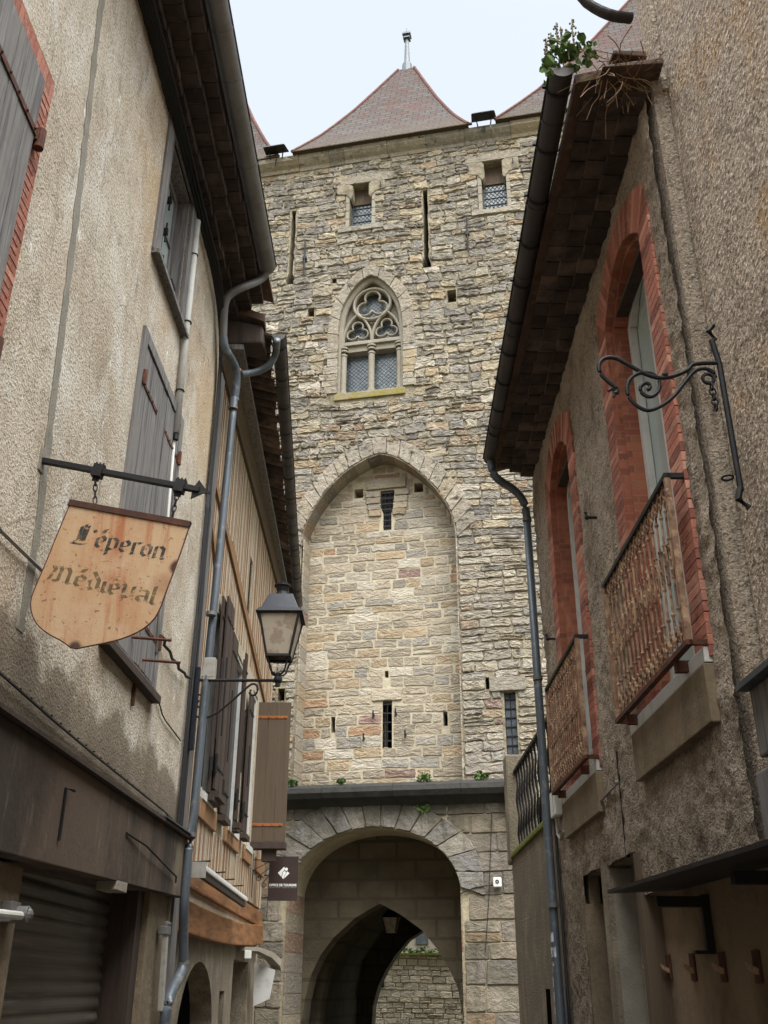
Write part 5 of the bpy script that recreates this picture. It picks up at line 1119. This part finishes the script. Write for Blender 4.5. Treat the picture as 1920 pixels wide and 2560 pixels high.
for k in range(2): cbl.tube(smooth_poly([(1.16, .05, 1.6), (1.32 + .05 * k, .08, 1.3), (1.3 + .06 * k, .1, 1.05), (1.2, .06, .95)], 2), .012, 5)
single('cable_bundle', 'black cables running down the wall behind the stickered downpipe', 'cables', cbl, CABLE, FR, (1.15, .03, 1))
t = Thing('junction_box', 'white weathered junction box beside the dark downpipe below the small balcony', 'box', FR, (1.2, 0, 3.3))
s, h = FR.D(1196, 1737, .08); t.part('housing', MB().box(s - .12, s + .16, .02, .10, h - .13, h + .12), WHITEBOX, bevel=.012); t.part('cable_gland', MB().tube([(s, .06, h - .12), (s, .06, h - .3), (s + .1, .05, h - .36), (s + .25, .04, h - .3)], .016, 6).box(s + .08, s + .1, .1, .104, h - .1, h + .1), GREYBOX)
cb = [FR.D(x, y, .02) for x, y in ((1205, 1795), (1228, 1790), (1285, 1745), (1338, 1690))]
single('cable', 'thin cable with a pale tip rising under the small balcony panel', 'cable', MB().tube([(a, .03, b) for a, b in cb], .012, 5).ball((cb[-1][0], .04, cb[-1][1]), .02, 5), GREYCABLE, FR, (cb[0][0], 0, cb[0][1]))
for px, py, lab in ((1285, 1118, 'dark stub bolt in the roughcast between the two brick arches'), (1197, 1380, 'small curled hook on a pale patch near the far brick arch')):
    s, h = FR.D(px, py, .02); single('wall_hook', lab, 'hook', MB().tube([(s, 0, h), (s, .09, h), (s, .1, h + .05)], .014, 6).ball((s, .09, h), .022, 5), IRON, FR, (s, 0, h), group='hooks in the roughcast')
right.part('expansion_joint', MB().box(4.08, 4.09, -.02, .012, 2.5, 3.3), IRON)
# ground floor
right.part('door_post', MB().box(3.12, 3.34, -.5, .01, -.3, 2.54), STREAKWALL); right.part('timber_door_post', MB().box(4.34, 4.46, -.45, .02, -.3, 2.5), OLIVEWOOD, bevel=.008)
right.part('front_pier', MB().box(1.45, 2.29, -.14, -.045, -.3, 2.54), DIRTYWALL); right.part('door', MB().box(-.4, 3.3, -1.2, -1.15, -.3, 2.7), DARKWOOD); right.part('added_dark_hull', MB().box(-.45, -.4, -1.2, -.4, -.3, 2.7).box(-.4, 3.3, -1.15, -.455, 2.6, 2.7).box(3.13, 3.33, -1.15, -.45, -.3, 2.7), DARKWOOD); right.part('smooth_jamb', MB().box(3.34, 3.352, -.44, -.03, -.3, 2.50), CRACKFILL); right.part('door_recess', MB().box(3.33, 4.36, -.24, -.20, -.3, 2.6), CRACKFILL)  # the wide door and dark hull are added so the doorway stays dark
right.part('peeling_jamb', MB().box(2.24, 2.31, -.4, .008, -.3, 2.3), DIRTYWALL)
right.part('shop_back_wall', MB().box(4.46, 9.2, -.4, -.12, -.3, 2.2), INNER)
can = Thing('shop_canopy', 'thin black iron canopy over the dark shop front at the lower right edge', 'canopy', FR, (7, .3, 2.1))
s0, h0 = FR.D(1325, 1918, .5); 
can.part('sheet', MB().hexa([(5.0, -.1, 2.19), (9.4, -.1, 2.12), (9.4, .5, 2.04), (5.6, .5, 2.12)], [(5.0, -.1, 2.215), (9.4, -.1, 2.145), (9.4, .5, 2.06), (5.6, .5, 2.14)]), IRON)
for x in (5.55, 7.0):
    can.part('bracket', MB().box(x - .025, x + .025, -.12, -.07, 1.80, 2.12).prism([(x - .03, 2.05), (x + .03, 2.05), (x + .03, 2.11), (x - .03, 2.11)], -.1, .2).box(x - .03, x + .03, -.12, .0, 1.79, 1.81), IRON)
for i, px in enumerate((1405, 1448, 1500, 1565, 1640)):
    s, h = FR.D(px, 2093, -.12)
    t = Thing('rusty_hook', ('rusty iron hook nearest the pale door post under the canopy', 'second rusty hook from the door post under the canopy', 'middle rusty hook of the row under the canopy', 'fourth rusty hook from the door post under the canopy', 'rusty hook at the right edge of the view under the canopy')[i], 'hook', FR, (s, -.12, h), 'rusty hooks on the inner shop wall')
    t.part('plate', MB().box(s - .05, s + .05, -.12, -.105, h - .07, h + .09), RUSTDARK, bevel=.004); t.part('peg', MB().hexa([(s - .035, -.11, h - .03), (s + .035, -.11, h - .03), (s + .02, -.06, h + .0), (s - .02, -.06, h + .0)], [(s - .035, -.11, h), (s + .035, -.11, h), (s + .02, -.05, h + .03), (s - .02, -.05, h + .03)]), RUST)
# ================================================================== NEAR HOUSE WITH RUBBLE FACE
rub = Thing('rubble_house', 'very rough grey brown rubble faced house wall rising out of view on the right', 'house', FR, (8, 0, 0))
def edge(X, Z):
    e = 6.66 + .09 * np.sin(Z * 1.3) + .07 * np.sin(Z * 3.1 + 1) + .12 * (vnoise(X * 0, Z, 4, 5) - .5); hole = (np.clip((vnoise(X, Z, 3.2, 9) - .62) * 5, 0, 1) * .06) * (Z < 4.4)
    return np.clip((X - e) / .6, 0, 1) ** .6 * .10 - .045 - hole + .05 * (vnoise(X, Z, 2.1, 21) - .5) + .035 * (vnoise(X, Z, 6.5, 22) - .5)
roughgrid(rub, 'rubble_face', RUBBLE, 6.64, 9.6, 2.15, 9.0, .022, .06, (), edge)
rub.parts('wall_core', MB().box(6.95, 14, -6, -.14, 2.25, 9).box(9.2, 14, -6, -.02, 0, 9), RUBBLE)
rub.part('far_edge', MB().box(6.66, 6.92, -6, -.11, 7.4, 9), RUBBLE)
# weathered boards at the right edge
t = Thing('board_sign_back', 'grey weathered wooden boards on the rubble wall at the right edge', 'boards', FR, (7.6, .1, 2.6))
s1_, h1_ = FR.D(1618, 1492, .22); 
t.part('board', MB().box(s1_, s1_ + 1.4, .05, .22, h1_ - .30, h1_), GREYWOOD, bevel=.01); t.part('board', MB().box(s1_ - .03, s1_ + 1.4, .04, .24, h1_ - .30 - .42, h1_ - .36), GREYWOOD, bevel=.01)
t.part('cover_strip', MB().box(s1_ - .03, s1_ + 1.4, .03, .27, h1_ + .002, h1_ + .03), LEAD)
# iron sign bracket without its sign
FB = Frame(*(FR.o + 7.45 * FR.u)[:2], 180)
t = Thing('sign_bracket', 'black wrought iron scroll bracket without a sign on the rubble wall', 'bracket', FB, (0, 0, 4.5))
def BQ(pts): return [FB.D(x, y, 0) for x, y in pts]
back = BQ([(1552, 735), (1556, 790), (1572, 870), (1590, 985), (1600, 1060)])
t.part('wall_plate', MB().tube([(.03 if i else .05, 0, b) for i, (a, b) in enumerate(back)], .017, 8).tube([(.03, 0, back[0][1]), (.06, 0, back[0][1] + .06), (.03, 0, back[0][1] + .1)], .016, 6).tube([(.03, 0, back[-1][1] + .02), (.05, 0, back[-1][1] - .05), (.0, 0, back[-1][1] - .1)], .018, 6), IRON)
top = smooth_poly(BQ([(1553, 784), (1496, 785), (1488, 798), (1465, 810), (1430, 818), (1395, 810), (1350, 783), (1325, 771), (1302, 774), (1292, 790), (1298, 810), (1318, 828), (1332, 838), (1334, 848), (1326, 850)]), 2)
t.part('upper_scroll', MB().tube([(a, 0, b) for a, b in top], .012, 8), IRON)
t.part('serpent_tip', MB().tube([(a, 0, b) for a, b in BQ([(1330, 846), (1322, 840), (1314, 845)])], .009, 6).tube([(a, 0, b) for a, b in BQ([(1329, 846), (1326, 858)])], .008, 6), IRON)
low_ = smooth_poly(BQ([(1546, 815), (1540, 802), (1522, 795), (1500, 800), (1480, 825), (1455, 858), (1428, 878), (1400, 889), (1375, 878), (1356, 856), (1354, 830), (1366, 812), (1390, 803), (1413, 808), (1426, 824), (1424, 845), (1408, 859), (1388, 853), (1381, 838), (1392, 826), (1404, 830), (1404, 840), (1398, 842)]), 2)
t.part('lower_scroll', MB().tube([(a, 0, b) for a, b in low_], .011, 8), IRON)
q = BQ([(1436, 810), (1398, 842), (1522, 797), (1553, 818)])
t.part('eye_ring', MB().ring((BQ([(1530, 818)])[0][0], 0, BQ([(1530, 818)])[0][1]), .03, .011).ball((q[0][0], 0, q[0][1]), .018, 5), IRON)
a, b = BQ([(1536, 830), (1548, 885)]); ch = MB(); chain(ch, (a[0], 0, a[1]), (b[0], 0, b[1]), 5, .017, .005); t.part('chain', ch, IRON)
t.part('small_ring', MB().ring((BQ([(1580, 1032)])[0][0] + .02, 0, BQ([(1580, 1032)])[0][1]), .028, .006, 'h'), IRON)
# ================================================================== TERRACE WALL + RAILING BEYOND
ter = Thing('terrace_wall', 'streaked grey retaining wall of the terrace between the right house and the gate', 'wall', FR, (-1, 0, 0))
ter.part('wall', MB().prism([(-2.9, -.3), (1.0, -.3), (1.0, 3.26), (-2.2, 3.26), (-2.9, 3.3)], -.5, 0), STREAKWALL, bevel=.02)
ter.part('coping', MB().box(-2.9, 1.0, -.52, .03, 3.26, 3.33), MOSS, bevel=.015)
ter.part('end_pillar', MB().box(-3.1, -2.75, -.4, .04, 3.2, 4.72), STREAKWALL, bevel=.03)
ter.part('niche', MB().box(-.4, -.1, -.02, .004, .9, 1.6), BLACK)  # flat black patch paints the darkness of a recess on the wall
rl = Thing('iron_railing', 'black iron railing of twisted bars on top of the streaked terrace wall', 'railing', FR, (-1, -.1, 3.33))
rl.part('top_rail', MB().box(-2.75, 1.0, -.12, -.06, 4.44, 4.48), IRON)
for i in range(14):
    x = -2.62 + i * .265; rl.part('bar', MB().tube([(x + .012 * math.sin(z * 14), -.09 + .012 * math.cos(z * 14), z) for z in np.linspace(3.3, 4.46, 14)], .015, 5).tube([(x + .05, -.09, 3.3 + .02), (x - .0, -.09, 3.55), (x + .07, -.09, 3.8), (x, -.09, 4.05), (x + .06, -.09, 4.44)], .009, 4), IRON)
st = MB(); masonry(st, -3.6, -2.95, -.2, 3.0, (.3, .5), (.3, .65), lambda s, h: False, lambda s, h: pal(LP, LW, .08), (.02, .06), .01, .03, .008, 0, -.15, .01)
ter.part('rough_end_stones', st, STONE, recalc=False); ter.part('end_core', MB().box(-3.6, -2.9, -.6, -.16, -.3, 3.0), MORTAR)
# ================================================================== PLANTS IN THE GUTTER
g = MB(); P0 = (6.95, .60, 7.62)
leaves(g, (6.97, .55, 7.68), (.19, .17, .07), 90, .052); leaves(g, (6.98, .72, 7.54), (.10, .04, .12), 12, .06); leaves(g, (6.96, .40, 7.70), (.10, .09, .07), 15, .05)
pl = Thing('gutter_plant', 'leafy green plant with upright flower spikes growing in the end of the right gutter', 'plant', FR, P0)
pl.part('leaf', g, LEAF); g = MB()
for x, d, h1 in ((6.95, .66, 7.90), (6.98, .62, 7.97), (6.93, .58, 7.99), (6.97, .50, 8.02), (6.99, .55, 7.88), (6.94, .70, 7.84)):
    pts = [(x, d, 7.6), (x + .01, d + .005, (7.6 + h1) / 2), (x + .02, d, h1)]; g.tube(pts, .005, 4)
    for k in range(26): z = 7.70 + (h1 - 7.70) * k / 26; g.ball((x + .012 + random.gauss(0, .009), d + random.gauss(0, .009), z), .009, 3)
pl.part('flower_spike', g, FLOWER)
g = MB()
for _ in range(60):
    a = Vector((6.96 + random.uniform(-.12, .08), random.uniform(.04, .30), 7.50 + random.uniform(-.06, .12))); pts = [a]
    dr = Vector((random.gauss(0, .5), random.gauss(0, .6), random.gauss(-.1, .3))).normalized() * .035
    for k in range(5): dr = (dr + Vector((random.gauss(0, .016), random.gauss(0, .016), random.gauss(-.006, .014)))); a = a + dr; pts.append(a)
    g.tube([tuple(p) for p in pts], .0035, 4)
single('twig_nest', 'tangle of dry twigs under the roof corner beside the gutter plant', 'twigs', g, DRYTWIG, FR, (6.95, .2, 7.45))
single('loose_tile', 'broken reddish roof tiles and rubble where the eave meets the rubble wall', 'tiles', MB().hexa([(6.80, -.1, 7.50), (7.05, -.1, 7.50), (7.05, .34, 7.46), (6.80, .34, 7.46)], [(6.8, -.1, 7.56), (7.05, -.1, 7.56), (7.03, .32, 7.50), (6.82, .32, 7.5)]).hexa([(6.85, 0, 7.60), (7.02, 0, 7.60), (7.06, .25, 7.58), (6.9, .27, 7.58)], [(6.85, 0, 7.66), (7.02, 0, 7.66), (7.06, .25, 7.62), (6.9, .27, 7.62)]), CANAL, FR, (6.9, .1, 7.45), bevel=.01)
a = FR.D(1245, -12, .75); b = FR.D(1310, 32, .6); c2 = FR.D(1362, 38, .45)
single('curved_pipe', 'dark curved overflow pipe crossing the sky at the top right', 'pipe', MB().sweep(halfpipe(.035, .006, 8), smooth_poly([(a[0] + .3, .9, a[1] + .15), (a[0], .75, a[1]), (b[0], .6, b[1]), (c2[0], .45, c2[1])], 2)), GUTDARK, FR, (c2[0], .4, c2[1]))
# ================================================================== HANGING SIGN "L'EPERON MEDIEVAL"
FS = Frame(*(FL.o - 5.37 * FL.u)[:2], -1.25)
sg = Thing('hanging_shield_sign', 'rusty cream shield sign with faded gothic lettering hanging from an iron arrow bar', 'sign', FS, (0, 0, 4.87))
p0, p1 = (0.0, 4.87), FS.D(425, 1058)
dx, dz = p1[0], p1[1] - 4.87; ang = math.atan2(dz, dx); L = math.hypot(dx, dz)
def along(t, off=0): return (t * math.cos(ang) - off * math.sin(ang), 4.87 + t * math.sin(ang) + off * math.cos(ang))
def obox(mb, t0, t1, o0, o1, d0, d1):
    A, B, C_, D_ = along(t0, o0), along(t1, o0), along(t1, o1), along(t0, o1)
    mb.hexa([(A[0], d0, A[1]), (B[0], d0, B[1]), (B[0], d1, B[1]), (A[0], d1, A[1])], [(D_[0], d0, D_[1]), (C_[0], d0, C_[1]), (C_[0], d1, C_[1]), (D_[0], d1, D_[1])])
mb = MB(); obox(mb, -.05, L + .02, -.018, .022, -.02, .02); arm = sg.part('arrow_bar', mb, IRON, bevel=.004)
tip = FS.D(456, 1066); a = along(L)
mb = MB().prism([along(L - .03, .0), along(L - .005, .075), along(L + .055, .02), tip, along(L + .05, -.02), along(L - .02, -.075)], -.004, .004); sg.part('arrow_head', mb, IRON, sub=arm)
sg.part('wall_socket', MB().box(-.03, .01, -.05, .05, 4.78, 4.97), CRACKFILL, bevel=.01)
cl_ = []
for px in (213, 389):
    s, _ = FS.D(px, 1015 if px < 300 else 1050); t_ = s / math.cos(ang); mb = MB(); obox(mb, t_ - .035, t_ + .035, -.045, .045, -.032, .032); obox(mb, t_ - .02, t_ + .025, -.075, -.045, -.006, .006)
    for o in (-.025, .0, .025): obox(mb, t_ + o - .005, t_ + o + .005, .045, .06, -.02, -.01); obox(mb, t_ + o - .005, t_ + o + .005, .045, .06, .01, .02)
    sg.part('clamp', mb, IRON, sub=arm); cl_.append(along(t_ + .002, -.07))
TL, TRr = FS.D(154, 1080), FS.D(412, 1127)
for i, (px, py) in enumerate(((205, 1087), (372, 1117))):
    e = FS.D(px, py); ch = MB(); chain(ch, (cl_[i][0], 0, cl_[i][1] + .01), (e[0], 0, e[1]), 4, .013, .004, i); sg.part('chain', ch, IRON)
u = np.array(TRr) - np.array(TL); W_ = np.linalg.norm(u); u = u / W_; v = np.array([u[1], -u[0]])
def SP(a, b): q = np.array(TL) + u * a + v * b; return (float(q[0]), float(q[1]))
rim = [FS.D(x, y) for x, y in ((150, 1093), (128, 1145), (100, 1215), (76, 1270), (66, 1297), (68, 1325), (80, 1350), (105, 1370), (135, 1385), (158, 1403), (190, 1396), (232, 1388), (270, 1378), (305, 1362), (330, 1342), (345, 1318), (358, 1280), (375, 1235), (395, 1180), (408, 1140))]
plate_ = MB().plate(smooth_poly(rim, 1), [], -.003, .003); pv = sg.part('shield_plate', plate_, SIGNM)
ed = MB().tube([(p[0], 0, p[1]) for p in smooth_poly(rim, 1)], .0055, 5, up=(0, 1, 0)); sg.part('shield_rim', ed, RUSTDARK, sub=pv)
mb = MB(); A, B = SP(-.005, -.0), SP(W_ + .005, -.0); A2_, B2_ = SP(-.01, .045), SP(W_ + .0, .045)
mb.hexa([(A2_[0], -.025, A2_[1]), (B2_[0], -.025, B2_[1]), (B2_[0], .014, B2_[1]), (A2_[0], .014, A2_[1])], [(A[0], -.025, A[1]), (B[0], -.025, B[1]), (B[0], .014, B[1]), (A[0], .014, A[1])]); sg.part('top_angle_bar', mb, SIGNRUST, sub=pv, bevel=.003)
# gothic letters: broken strokes drawn with a slanted nib
GL = {
 'L': (.95, [[(.60, 1.75), (.30, 1.45), (.30, .35), (.06, .02)], [(.06, .02), (.3, .0), (.62, .02), (.85, .14)], [(.50, 1.65), (.48, .3)], [(.66, 1.6), (.62, .3)]]),
 "'": (.30, [[(.10, 1.35), (.20, 1.15)]]),
 'e': (.66, [[(.13, .2), (.13, .8)], [(.13, .8), (.34, .98), (.52, .78)], [(.52, .78), (.50, .55), (.15, .42)], [(.13, .2), (.30, .02), (.52, .18)]]),
 'E': (.66, [[(.13, .2), (.13, .8)], [(.13, .8), (.34, .98), (.52, .78)], [(.52, .78), (.50, .55), (.15, .42)], [(.13, .2), (.30, .02), (.52, .18)], [(.24, 1.2), (.34, 1.5)], [(.36, 1.22), (.46, 1.58)]]),
 'p': (.72, [[(.13, -.45), (.13, .95)], [(.13, .85), (.34, 1.0), (.56, .8)], [(.56, .8), (.56, .2)], [(.56, .2), (.34, .0), (.14, .1)]]),
 'r': (.54, [[(.14, .0), (.14, .95)], [(.14, .8), (.34, 1.0), (.46, .88)], [(.08, .0), (.26, .02)]]),
 'o': (.70, [[(.13, .2), (.13, .8)], [(.13, .8), (.34, 1.0), (.56, .8)], [(.56, .8), (.56, .2)], [(.56, .2), (.34, .0), (.13, .2)]]),
 'n': (.74, [[(.14, .0), (.14, .95)], [(.14, .8), (.36, 1.0), (.56, .82)], [(.57, .85), (.57, .05), (.68, .0)], [(.08, .02), (.24, .02)]]),
 'M': (1.25, [[(.05, .0), (.25, .95), (.12, 1.25)], [(.25, 1.2), (.52, 1.3)], [(.50, .02), (.55, 1.0), (.48, 1.25)], [(.55, 1.15), (.85, 1.32), (.98, 1.0)], [(.98, 1.05), (.98, .08), (1.14, .0)], [(.30, .1), (.42, -.02)]]),
 'd': (.72, [[(.13, .2), (.13, .75)], [(.13, .75), (.38, .98)], [(.13, .2), (.34, .0), (.56, .2)], [(.56, .2), (.56, .85), (.22, 1.5)]]),
 'i': (.34, [[(.14, .1), (.14, .92)], [(.14, .1), (.28, .0)], [(.14, 1.22), (.20, 1.28)]]),
 'v': (.74, [[(.06, 1.12), (.15, .95), (.15, .2)], [(.15, .2), (.34, .0), (.56, .22)], [(.56, .22), (.60, 1.08)]]),
 'a': (.72, [[(.56, .88), (.56, .06), (.68, .0)], [(.56, .88), (.34, 1.0), (.14, .86)], [(.54, .5), (.14, .42)], [(.14, .42), (.13, .16), (.32, .0), (.54, .16)]]),
 'l': (.36, [[(.14, 1.5), (.14, .12)], [(.14, .12), (.30, .0)]])}
def gothic(word, start, end, xh, m, name):
    tot = sum(GL[c_][0] for c_ in word); S = np.array(start); E_ = np.array(end); uu = E_ - S; Ls = np.linalg.norm(uu); uu /= Ls; kx = Ls / tot; vv = np.array([-uu[1], uu[0]])
    lean = v * -1.0; x = 0
    for c_ in word:
        mb = MB()
        for st_ in GL[c_][1]:
            for p, q in zip(st_, st_[1:]):
                nb_ = (.092, .076); P4 = [(p[0] - nb_[0], p[1] - nb_[1]), (p[0] + nb_[0], p[1] + nb_[1]), (q[0] + nb_[0], q[1] + nb_[1]), (q[0] - nb_[0], q[1] - nb_[1])]
                Q = [S + uu * kx * (x + a_) + lean * xh * b_ for a_, b_ in P4]
                mb.add([(w[0], .0038, w[1]) for w in Q], [(0, 1, 2, 3)])
        x += GL[c_][0]; sg.part(name, mb, m, sub=pv, recalc=False)
gothic("L'Eperon", FS.P(178, 1357), FS.P(410, 1400), .088, LETTER, 'gothic_letter')
gothic('MEdiEval', FS.P(118, 1448), FS.P(388, 1513), .082, LETTER2, 'gothic_letter')
# ================================================================== STREET LANTERN
FN = Frame(*(FL.o - .10 * FL.u)[:2], 0)
ln = Thing('street_lantern', 'dark blue wall lantern with frosted panes standing on a scrolled iron bracket', 'street lamp', FN, (0, 0, 4.8))
ln.part('wall_plate', MB().box(.06, .11, -.04, .04, 4.02, 4.98), NAVY, bevel=.006)
ln.part('bracket_arm', MB().tube([(.08, 0, 4.83), (1.0, 0, 4.83)], .018, 10).tube([(.2, 0, 4.83), (.23, 0, 4.83)], .024, 10).tube([(.6, 0, 4.83), (.63, 0, 4.83)], .024, 10), IRON)
sc = [FN.D(x, y) for x, y in ((432, 1520), (424, 1508), (430, 1500), (443, 1505), (447, 1520), (435, 1530), (420, 1530), (412, 1515), (418, 1505))]
s1_ = smooth_poly([FN.D(x, y) for x, y in ((410, 1522), (418, 1545), (440, 1554), (470, 1540), (500, 1515), (530, 1488), (545, 1476), (556, 1480), (557, 1494), (548, 1504), (538, 1498), (542, 1490))], 2)
ln.part('scroll', MB().tube([(a_, 0, b_) for a_, b_ in s1_], .013, 8), IRON)
s2_ = smooth_poly([FN.D(x, y) for x, y in ((408, 1525), (410, 1508), (425, 1500), (440, 1502), (446, 1515), (440, 1528), (428, 1528), (424, 1518), (431, 1513))], 2)
ln.part('scroll', MB().tube([(a_, 0, b_) for a_, b_ in s2_], .012, 8), IRON)
cx_ = 1.02
ln.part('boss', MB().ball((cx_, 0, 4.84), .052, 7).tube([(cx_, 0, 4.76), (cx_, 0, 4.92)], .03, 10), IRON)
z0, z1, hb, ht = 5.10, 5.60, .135, .235
for a_ in (-1, 1):
    for b_ in (-1, 1): ln.part('cradle_arm', MB().tube(smooth_poly([(cx_, 0, 4.88), (cx_ + a_ * .08, b_ * .08, 4.92), (cx_ + a_ * .10, b_ * .10, 5.02), (cx_ + a_ * hb, b_ * hb, z0)], 1), .011, 6), IRON)
def fr4(z0, h0, z1, h1, t): 
    mb = MB()
    for a_ in (-1, 1):
        for b_ in (-1, 1): mb.hexa([(cx_ + a_ * h0 - t, b_ * h0 - t, z0), (cx_ + a_ * h0 + t, b_ * h0 - t, z0), (cx_ + a_ * h0 + t, b_ * h0 + t, z0), (cx_ + a_ * h0 - t, b_ * h0 + t, z0)], [(cx_ + a_ * h1 - t, b_ * h1 - t, z1), (cx_ + a_ * h1 + t, b_ * h1 - t, z1), (cx_ + a_ * h1 + t, b_ * h1 + t, z1), (cx_ + a_ * h1 - t, b_ * h1 + t, z1)])
    for z, h, tt in ((z0, h0, .014), (z1, h1, .02)):
        for sg_ in (-1, 1): mb.box(cx_ - h, cx_ + h, sg_ * h - tt, sg_ * h + tt, z - tt, z + tt).box(cx_ + sg_ * h - tt, cx_ + sg_ * h + tt, -h, h, z - tt, z + tt)
    return mb
ln.part('frame', fr4(z0, hb, z1, ht, .014), IRON)
for a_, b_ in ((0, 1), (0, -1), (1, 0), (-1, 0)):
    q = []
    for z, h in ((z0, hb), (z1, ht)):
        for sg_ in ((-1, 1) if z == z0 else (1, -1)): q.append((cx_ + (sg_ * h if b_ else a_ * h), b_ * h if b_ else sg_ * h, z))
    pm = MB(); pm.add(q, [(0, 1, 2, 3)]); ln.part('pane', pm, LAMPGLASS, recalc=False)
ln.part('roof_rim', MB().hexa([(cx_ - .275, -.275, z1 + .0), (cx_ + .275, -.275, z1), (cx_ + .275, .275, z1), (cx_ - .275, .275, z1)], [(cx_ - .24, -.24, z1 + .05), (cx_ + .24, -.24, z1 + .05), (cx_ + .24, .24, z1 + .05), (cx_ - .24, .24, z1 + .05)]), IRON)
cap = ln.part('roof', MB().hexa([(cx_ - .225, -.225, z1 + .05), (cx_ + .225, -.225, z1 + .05), (cx_ + .225, .225, z1 + .05), (cx_ - .225, .225, z1 + .05)], [(cx_ - .14, -.14, z1 + .26), (cx_ + .14, -.14, z1 + .26), (cx_ + .14, .14, z1 + .26), (cx_ - .14, .14, z1 + .26)]), NAVY, bevel=.006)
ln.part('chimney', MB().tube([(cx_, 0, z1 + .24), (cx_, 0, z1 + .30), (cx_, 0, z1 + .33), (cx_, 0, z1 + .40)], .085, 14, scales=[1.2, .9, .75, 1.0]).tube([(cx_, 0, z1 + .40), (cx_, 0, z1 + .42)], .1, 14), IRON, sub=cap)
# ================================================================== TOURIST OFFICE SIGN
FO = Frame(-2.31, 11.45 + 7.3, 0)
q = [FO.D(*p) for p in ((583, 1850), (645, 1851), (642, 1946), (578, 1944))]; x0 = (q[0][0] + q[3][0]) / 2; x1 = (q[1][0] + q[2][0]) / 2; z1_, z0_ = q[0][1], q[2][1]
of = Thing('tourist_office_sign', 'dark brown square sign with white diamond emblem and OFFICE DE TOURISME beside the passage', 'sign', FO, (0, 0, z0_))
pv2 = of.part('panel', MB().box(x0, x1, -.02, .02, z0_, z1_), BROWNSIGN, bevel=.003)
def text(body, size, m, par, s_c, d, h, extr=.001, off=0.0, width=None):
    cu = bpy.data.curves.new('t', 'FONT'); cu.body = body; cu.size = size; cu.align_x = 'CENTER'; cu.align_y = 'CENTER'; cu.extrude = extr; cu.offset = off
    o = bpy.data.objects.new('t', cu); COL.objects.link(o); bpy.context.view_layer.update()
    me = bpy.data.meshes.new_from_object(o.evaluated_get(bpy.context.evaluated_depsgraph_get()))
    xs = [v_.co.x for v_ in me.vertices]; k = width / (max(xs) - min(xs)) if width else 1
    mb = MB(); mb.add([(s_c + v_.co.x * k, d + v_.co.z, h + v_.co.y) for v_ in me.vertices], [tuple(p.vertices) for p in me.polygons])
    bpy.data.objects.remove(o); bpy.data.curves.remove(cu); bpy.data.meshes.remove(me); return mb
wd = x1 - x0; cxs = (x0 + x1) / 2; H_ = z1_ - z0_
of.part('lettering', text('OFFICE DE TOURISME', .055, WHITELET, None, cxs, .0225, z0_ + H_ * .345, .001, .0016, wd * .93), WHITELET, sub=pv2)
of.part('small_lettering', text('TOURIST OFFICE - OFICINA DE TURISMO', .022, WHITELET, None, cxs, .0225, z0_ + H_ * .29, .001, 0, wd * .93), mat('grey_lettering', c((150, 146, 150)), rough=.6), sub=pv2)
ec, ez, er = cxs + .005, z0_ + H_ * .62, wd * .2
of.part('emblem', MB().plate([(ec - er, ez), (ec - er * .0, ez + er * 1.0), (ec + er * .18, ez + er * .82), (ec + er * .05, ez + er * .45), (ec - er * .25, ez + er * .1), (ec - er * .38, ez - er * .62)], [], .021, .023).plate([(ec - er * .28, ez - er * .75), (ec - er * .16, ez + er * .08), (ec + er * .12, ez + er * .38), (ec + er * .42, ez + er * .12), (ec + er * .10, ez - er * .5), (ec - er * .02, ez - er * .98)], [], .021, .023).plate([(ec + er * .06, ez - er * .92), (ec + er * .2, ez - er * .45), (ec + er * .52, ez + er * .14), (ec + er * .55, ez + er * .3), (ec + er, ez - er * .02)], [], .021, .023).plate([(ec + er * .42 + er * .26 * math.cos(a_), ez + er * .62 + er * .26 * math.sin(a_)) for a_ in np.linspace(0, 2 * math.pi, 17)[:-1]], [], .021, .023), WHITELET, sub=pv2)
bk = MB().tube([(.0, 0, z1_ - .06), (x0 + .02, 0, z1_ - .06)], .008, 6)
for k in range(3):
    zz = z1_ - .10 - k * .11; xx = -.02 + .09 * k
    bk.tube([(x0 + .02, 0, zz + .02), (xx + .02, 0, zz - .14)], .006, 5); bk.tube([(p[0], 0, p[1]) for p in spiral(xx + .05, zz - .16, .05, .012, math.pi * .75, math.pi * 3.4)], .006, 5)
bk.tube([(.0, .0, z0_ + .05), (.0, .0, z1_ + .05)], .008, 6)
for k in range(3): bk.tube([(p[0], -.025, p[1]) for p in spiral(x0 + .03 + .03 * k, z1_ - .2 - .09 * k, .05, .012, 0, math.pi * 2.4)], .005, 5)
of.part('scroll_bracket', bk, IRON)
